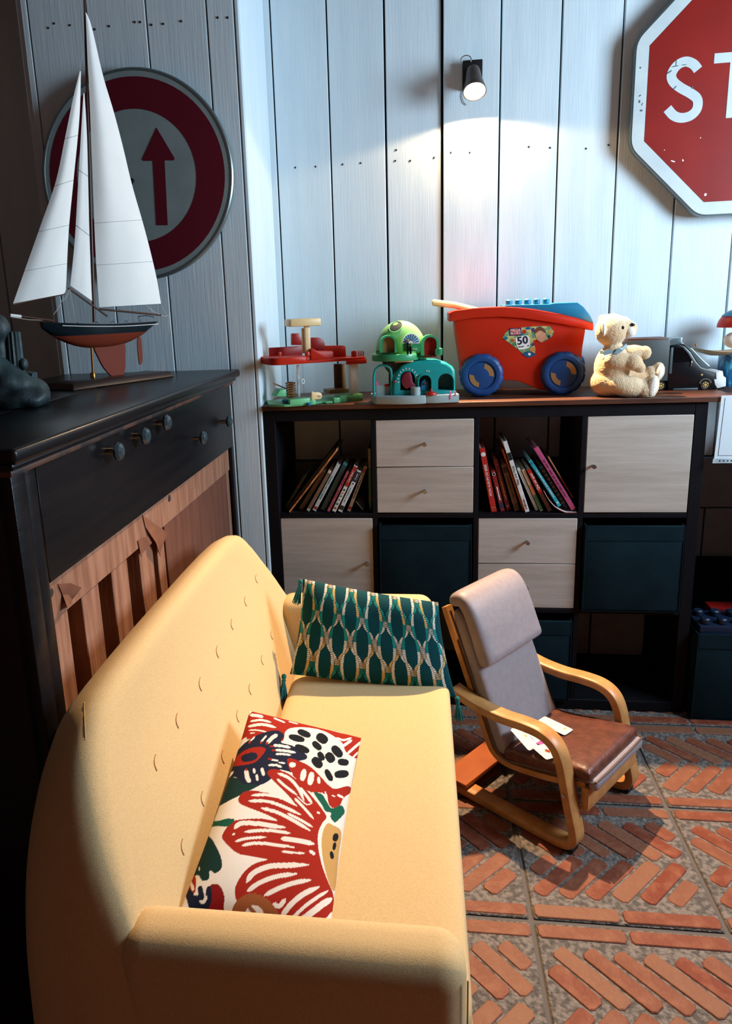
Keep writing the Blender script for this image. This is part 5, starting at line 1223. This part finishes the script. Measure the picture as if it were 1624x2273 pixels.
mark(p.pr(cat([(1005,395),(1030,355),(1075,365),(1098,400),(1095,455),(1060,486),(1025,465),(1008,430)], 3), D0-.0018, D0-.0010), mc(216,160,130))
mark(p.pr(cat([(1000,410),(1005,375),(1040,345),(1085,365),(1100,405),(1085,395),(1050,380),(1025,395)], 3), D0-.0022, D0-.0017), mc(110,66,40))
mark(p.pr([(772,362),(878,356),(880,424),(774,428)], D0-.0018, D0-.0010), mc(24,40,84)); mark(p.pr([(780,368),(870,363),(872,418),(782,421)], D0-.0022, D0-.0017), mc(186,34,30))
def lab(s, a, b, size, m, off): x, z = p.q(a, b, D0); mark(p.local(add(bmesh.new(), text_bm(s, size, .0002), T(x, off, z) @ Rx(PI/2))), m)
lab('MEGA', 826, 379, .0125, M_['inkwhite'], D0-.0024); lab('BLOKS', 827, 405, .0115, M_['inkwhite'], D0-.0024)
mark(p.pr(cat([(828,455),(870,432),(930,425),(952,450),(955,500),(948,535),(870,552),(845,530)], 4), D0-.0020, D0-.0010), M_['inkwhite'])
x, z = p.q(890, 472, D0); mark(p.local(add(bmesh.new(), text_bm('50', .037, .0003, bold=.0009), T(x, D0-.0024, z) @ Rx(PI/2) @ Rz(.12))), mc(20,28,62))
x, z = p.q(900, 522, D0); mark(p.local(add(bmesh.new(), scribble(.034, .006, 5), T(x, D0-.0021, z) @ Rx(PI/2) @ Rz(.1))), mc(40,60,90))

# teddy bear
BY = -.318
g = lambda a, b, y=BY: px(1290+a/4.862, 640+b/4.862, y)
k_ = lambda c: c/4.862*abs((px(1391,760,BY)-px(1390,760,BY)).x)
bear = thing('teddy_bear', 'beige plush teddy bear sitting sideways between the wagon and the black truck', 'teddy bear', (g(380,1000).x, BY, TOP))
bm = bmesh.new()
gf = 1.06
def e(a, b, rx, rz, ry=None, y=BY, rot=0, dst=None):
    ry = ry or min(rx, rz); q = g(a, b, y); t = ball(1, 1, 1, (0,0,0), 18, 12)
    add(bm if dst is None else dst, t, T(*q) @ Ry(math.radians(rot)) @ Matrix.Diagonal((k_(rx)*gf, k_(ry)*gf, k_(rz)*gf, 1)))
e(325,450,168,172,160); e(500,440,92,86,95); e(440,400,95,95,110); e(545,440,60,62,70)       # head and muzzle
e(330,860,190,250,185); e(300,1010,205,165,190); e(350,690,120,110,120)                      # trunk
e(420,790,170,95,80,BY-.045,6); e(560,800,95,85,75,BY-.055); e(620,850,70,60,60,BY-.055,30)         # near arm
e(560,690,150,80,70,BY+.05,2); e(680,695,72,75,66,BY+.05)                                   # far arm
e(500,1060,230,110,105,BY-.045,8); e(690,1090,120,110,100,BY-.045,10); e(745,1060,85,130,85,BY-.045,14)       # near leg
e(560,960,220,95,95,BY+.045,4); e(760,930,100,95,90,BY+.045); e(815,905,75,110,80,BY+.045,14)        # far leg
e(225,430,42,88,70,BY-.05,-6)                                                               # near ear
e(240,330,60,50,40,BY+.06)
bb = baked(bm, [('REMESH', dict(mode='VOXEL', voxel_size=.0042)), ('SMOOTH', dict(factor=.5, iterations=3))])
for v in bb.verts:
    if v.co.z < TOP+.0005: v.co.z = TOP+.0005
    v.co += v.normal*rnd.uniform(-.0005, .0009)
body = obj('body', bb, M_['fur'], bear, sharp=180)
def bit(nm, a, b, rx, rz, ry, y, m, rot=0, par=None):
    t = bmesh.new(); e(a, b, rx, rz, ry, y, rot, t); return obj(nm, t, M_[m], par or body)
btb = None
def hitb(a, b): 
    h = btb.ray_cast(CAM, ray(1290+a/4.862, 640+b/4.862)); return h[0], h[1]
tb_m = bmesh.new(); tb_m.from_mesh(body.data); bmesh.ops.transform(tb_m, matrix=root_inv(bear).inverted(), verts=tb_m.verts[:]); btb = BVHTree.FromBMesh(tb_m); tb_m.free()
def pin(nm, a, b, rx, rz, m, ry=8, lift=0., rot=0):
    q, n_ = hitb(a, b); t = add(bmesh.new(), ball(1, 1, 1, (0,0,0), 16, 10), T(*(q+n_*lift)) @ Ry(math.radians(rot)) @ Matrix.Diagonal((k_(rx), k_(ry), k_(rz), 1)))
    return obj(nm, t, M_[m], body)
pin('muzzle', 535, 470, 62, 60, 'furwhite', 50, -.008); pin('nose', 545, 392, 32, 20, 'beadblack', 30, .0, 8); pin('eye', 447, 424, 15, 20, 'beadblack', 14); pin('ear_patch', 240, 430, 22, 74, 'furwhite', 20, .0, -4)
obj('mouth', tube([hitb(*q)[0]-Vector((0,.0004,0)) for q in ((484,478),(492,494),(500,508))], .0009, 5), M_['beadblack'], body)
pin('foot_sole', 775, 1060, 54, 110, 'furwhite', 40, -.004, 14); pin('foot_sole', 842, 905, 42, 88, 'furwhite', 40, -.004, 14)
for a, b, rx, rz in ((772,1062,20,30),(812,1015,10,24),(848,912,16,30),(806,930,15,9)): pin('paw_pad', a, b, rx, rz, 'furpad', 26)
rib = [g(a, b, BY+dy) for a, b, dy in ((200,690,-.03),(290,695,-.052),(380,675,-.052),(450,650,-.04),(490,610,-.005))]
obj('ribbon', ribbon(rib, .0052, -.001, .001, Vector((0,1,0))), M_['ribbon'], bear)
obj('bow_end', add(bmesh.new(), prism([(q.x, q.z) for q in [g(180,680), g(240,645), g(300,690), g(200,712)]], BY-.058, BY-.056)), M_['ribbon'], bear)
obj('bow_end', add(bmesh.new(), prism([(q.x, q.z) for q in [g(300,690), g(350,630), g(400,660), g(340,700)]], BY-.058, BY-.056)), M_['ribbon'], bear)

# black truck
p = Pl((1290,640), 4.862, (1564,873), (1490,872)); p.P = Vector((px(1564,873,-.205).x, -.205, TOP+.0003)); p.f = Vector((1,0,0)); p.n = Vector((0,1,0)); p.M = frame(p.P, p.f, p.n)
tk = thing('toy_truck', 'black toy delivery truck with a grey box body, right of the teddy bear', 'toy truck', tuple(p.P))
def G(nm, bm, m, par=None): return obj(nm, bm, M_[m], par or tk)
G('cargo_box', p.bx(470,568,930,1000,.0,.105,.003), 'cargo'); G('roof_panel', p.bx(500,535,935,570,-.001,.106,.002), 'chrome') if False else G('roof_panel', p.bx(500,545,940,570,.004,.10,.002), 'walnut')
G('cab', p.pr([(930,1105),(925,920),(945,710),(972,628),(1030,606),(1110,620),(1180,690),(1240,790),(1295,852),(1440,898),(1500,925),(1545,1000),(1540,1095),(1480,1105)], .0, .10, .004, 2, ang=50), 'truck')
G('roof_fairing', p.pr([(935,625),(950,560),(1000,540),(1090,530),(1085,580),(1130,625),(1060,600)], .01, .09, .002), 'windscreen')
G('windscreen', p.pr([(1100,600),(1200,655),(1310,770),(1385,835),(1395,855),(1290,850),(1240,785),(1180,688)], .006, .094, .002), 'windscreen')
G('door_line', p.bx(965,640,972,920,-.0008,.0004,.0002), 'truckline'); G('side_window', p.pr([(985,700),(1010,640),(1090,640),(1150,700),(1200,790),(1000,800)], -.0006,.0004), 'beadblack')
G('mirror', p.bx(1183,785,1192,840,-.004,.0,.001), 'chrome'); G('headlamp', p.bx(1290,925,1310,942,-.001,.004,.001), 'inkgold'); G('sill', p.bx(990,1080,1255,1092,-.0015,.002,.0005), 'truckline')
G('bumper', p.pr([(1450,905),(1525,890),(1535,950),(1562,965),(1560,1058),(1465,1082),(1440,1040),(1430,980),(1455,985)], -.003, .103, .003), 'white')
for a in (1330, 850):
    x, z = p.q(a, 1065, 0); r = .0165
    o = G('wheel', p.local(add(bmesh.new(), lathe([(r*.6,-.002),(r*.9,-.004),(r,-.001),(r,.012),(r*.9,.014)], 28), T(x, .0, r) @ Rx(-PI/2))), 'rubber')
    hb = bmesh.new(); add(hb, lathe([(r*.62,-.004),(r*.55,-.0052),(r*.5,-.004)], 24)); 
    for k in range(6): add(hb, box(.0022, r*.5, .0016, (0, r*.27, -.0045)), Rz(k*PI/3))
    add(hb, cyl(r*.16, .003, 10), T(0,0,-.006))
    G('hubcap', p.local(add(bmesh.new(), hb, T(x, 0, r) @ Rx(-PI/2))), 'inkgold', o)
    G('wheel', p.local(add(bmesh.new(), cyl(r, .016, 24, .002), T(x, .088, r) @ Rx(-PI/2))), 'rubber')
G('mudguard', p.local(add(bmesh.new(), ringprism(arc(0,0,.0215,20,160,10)+[(-.0185,.004)], arc(0,0,.0185,20,160,10)+[(-.0175,.004)], -.004, .012), T(p.q(1330,1065)[0], 0, .0165))), 'chrome')
G('chassis', p.bx(480,1000,1500,1080,.015,.09,.002), 'truck')

# toy boat on its blue tub at the right edge
YB = -.135
g5 = lambda a, b, y=YB: px(1450+a/5.684, 660+b/5.684, y)
tb2 = thing('blue_tub', 'blue tub printed with pale swirls at the right end of the plank', 'tub', (g5(1000,1100).x, YB, TOP))
q0 = g5(930,760)
obj('tub_wall', box2((q0.x, YB-.03, TOP), (q0.x+.16, YB+.085, g5(900,740).z), .006, 2), M_['toyblue'], tb2)
zt2 = g5(900,740).z+.0005
tbo = thing('toy_boat', 'tan toy boat with cream seat and red and blue canopy, on the blue tub', 'toy boat', (g5(1000,740).x, YB, zt2))
def hs_(a): return g5(*a)
L0 = g5(525,635); Lb = 0.20
rings = []
for i in range(11):
    q = i/10; x = L0.x+q*Lb; hw = .045*math.sin(PI*min(1,(q*.9+.05)))**.6; zt3 = L0.z-.016*math.sin(PI*q)+.0; zb3 = max(zt2, L0.z-.004-.030*math.sin(PI*min(1, q*1.0+.02))**.8)
    rings.append([(x, YB+.02-hw, zt3), (x, YB+.02-hw*.8, (zt3+zb3)/2), (x, YB+.02, zb3), (x, YB+.02+hw*.8, (zt3+zb3)/2), (x, YB+.02+hw, zt3)])
zmin = min(v[2] for r in rings for v in r)
rings = [[(x, y, z-(zmin-zt2)*min(1, max(0, (L0.z-z)/(L0.z-zmin)))) for x, y, z in r] for r in rings]
obj('hull', loft(rings), M_['tanwood'], tbo); obj('bow_knob', ball(.004,.004,.006, g5(537,600,YB+.02), 10, 8), M_['tan'], tbo)
q_ = g5(985,540,YB+.02); obj('seat_dome', ball(.034, .030, .028, (q_.x+.008, q_.y, q_.z), 20, 12), M_['furwhite'], tbo)
cc = g5(1040,330,YB+.02); cz0 = g5(900,378,YB+.02).z; cx0 = g5(808,378,YB+.02).x; cr = .062
can = lathe([(cr*math.cos(t), cr*.95*math.sin(t)) for t in [PI/2*k/12 for k in range(12)]]+[(.0008, cr*.95)], 32)
obj('canopy', add(bmesh.new(), can, T(cx0+cr, YB+.02, cz0)), M_['red'], tbo)
can = lathe([(cr*1.03*math.cos(t), cr*.99*math.sin(t)) for t in [math.radians(38)+(PI/2-math.radians(38))*k/8 for k in range(8)]]+[(.0008, cr*.99)], 32)
obj('canopy_cap', add(bmesh.new(), can, T(cx0+cr, YB+.02, cz0)), M_['bluelid'], tbo)
obj('canopy_post', tube([(cx0+cr, YB+.02, zt2+.01), (cx0+cr, YB+.02, cz0+.05)], .004, 8), M_['white'], tbo)
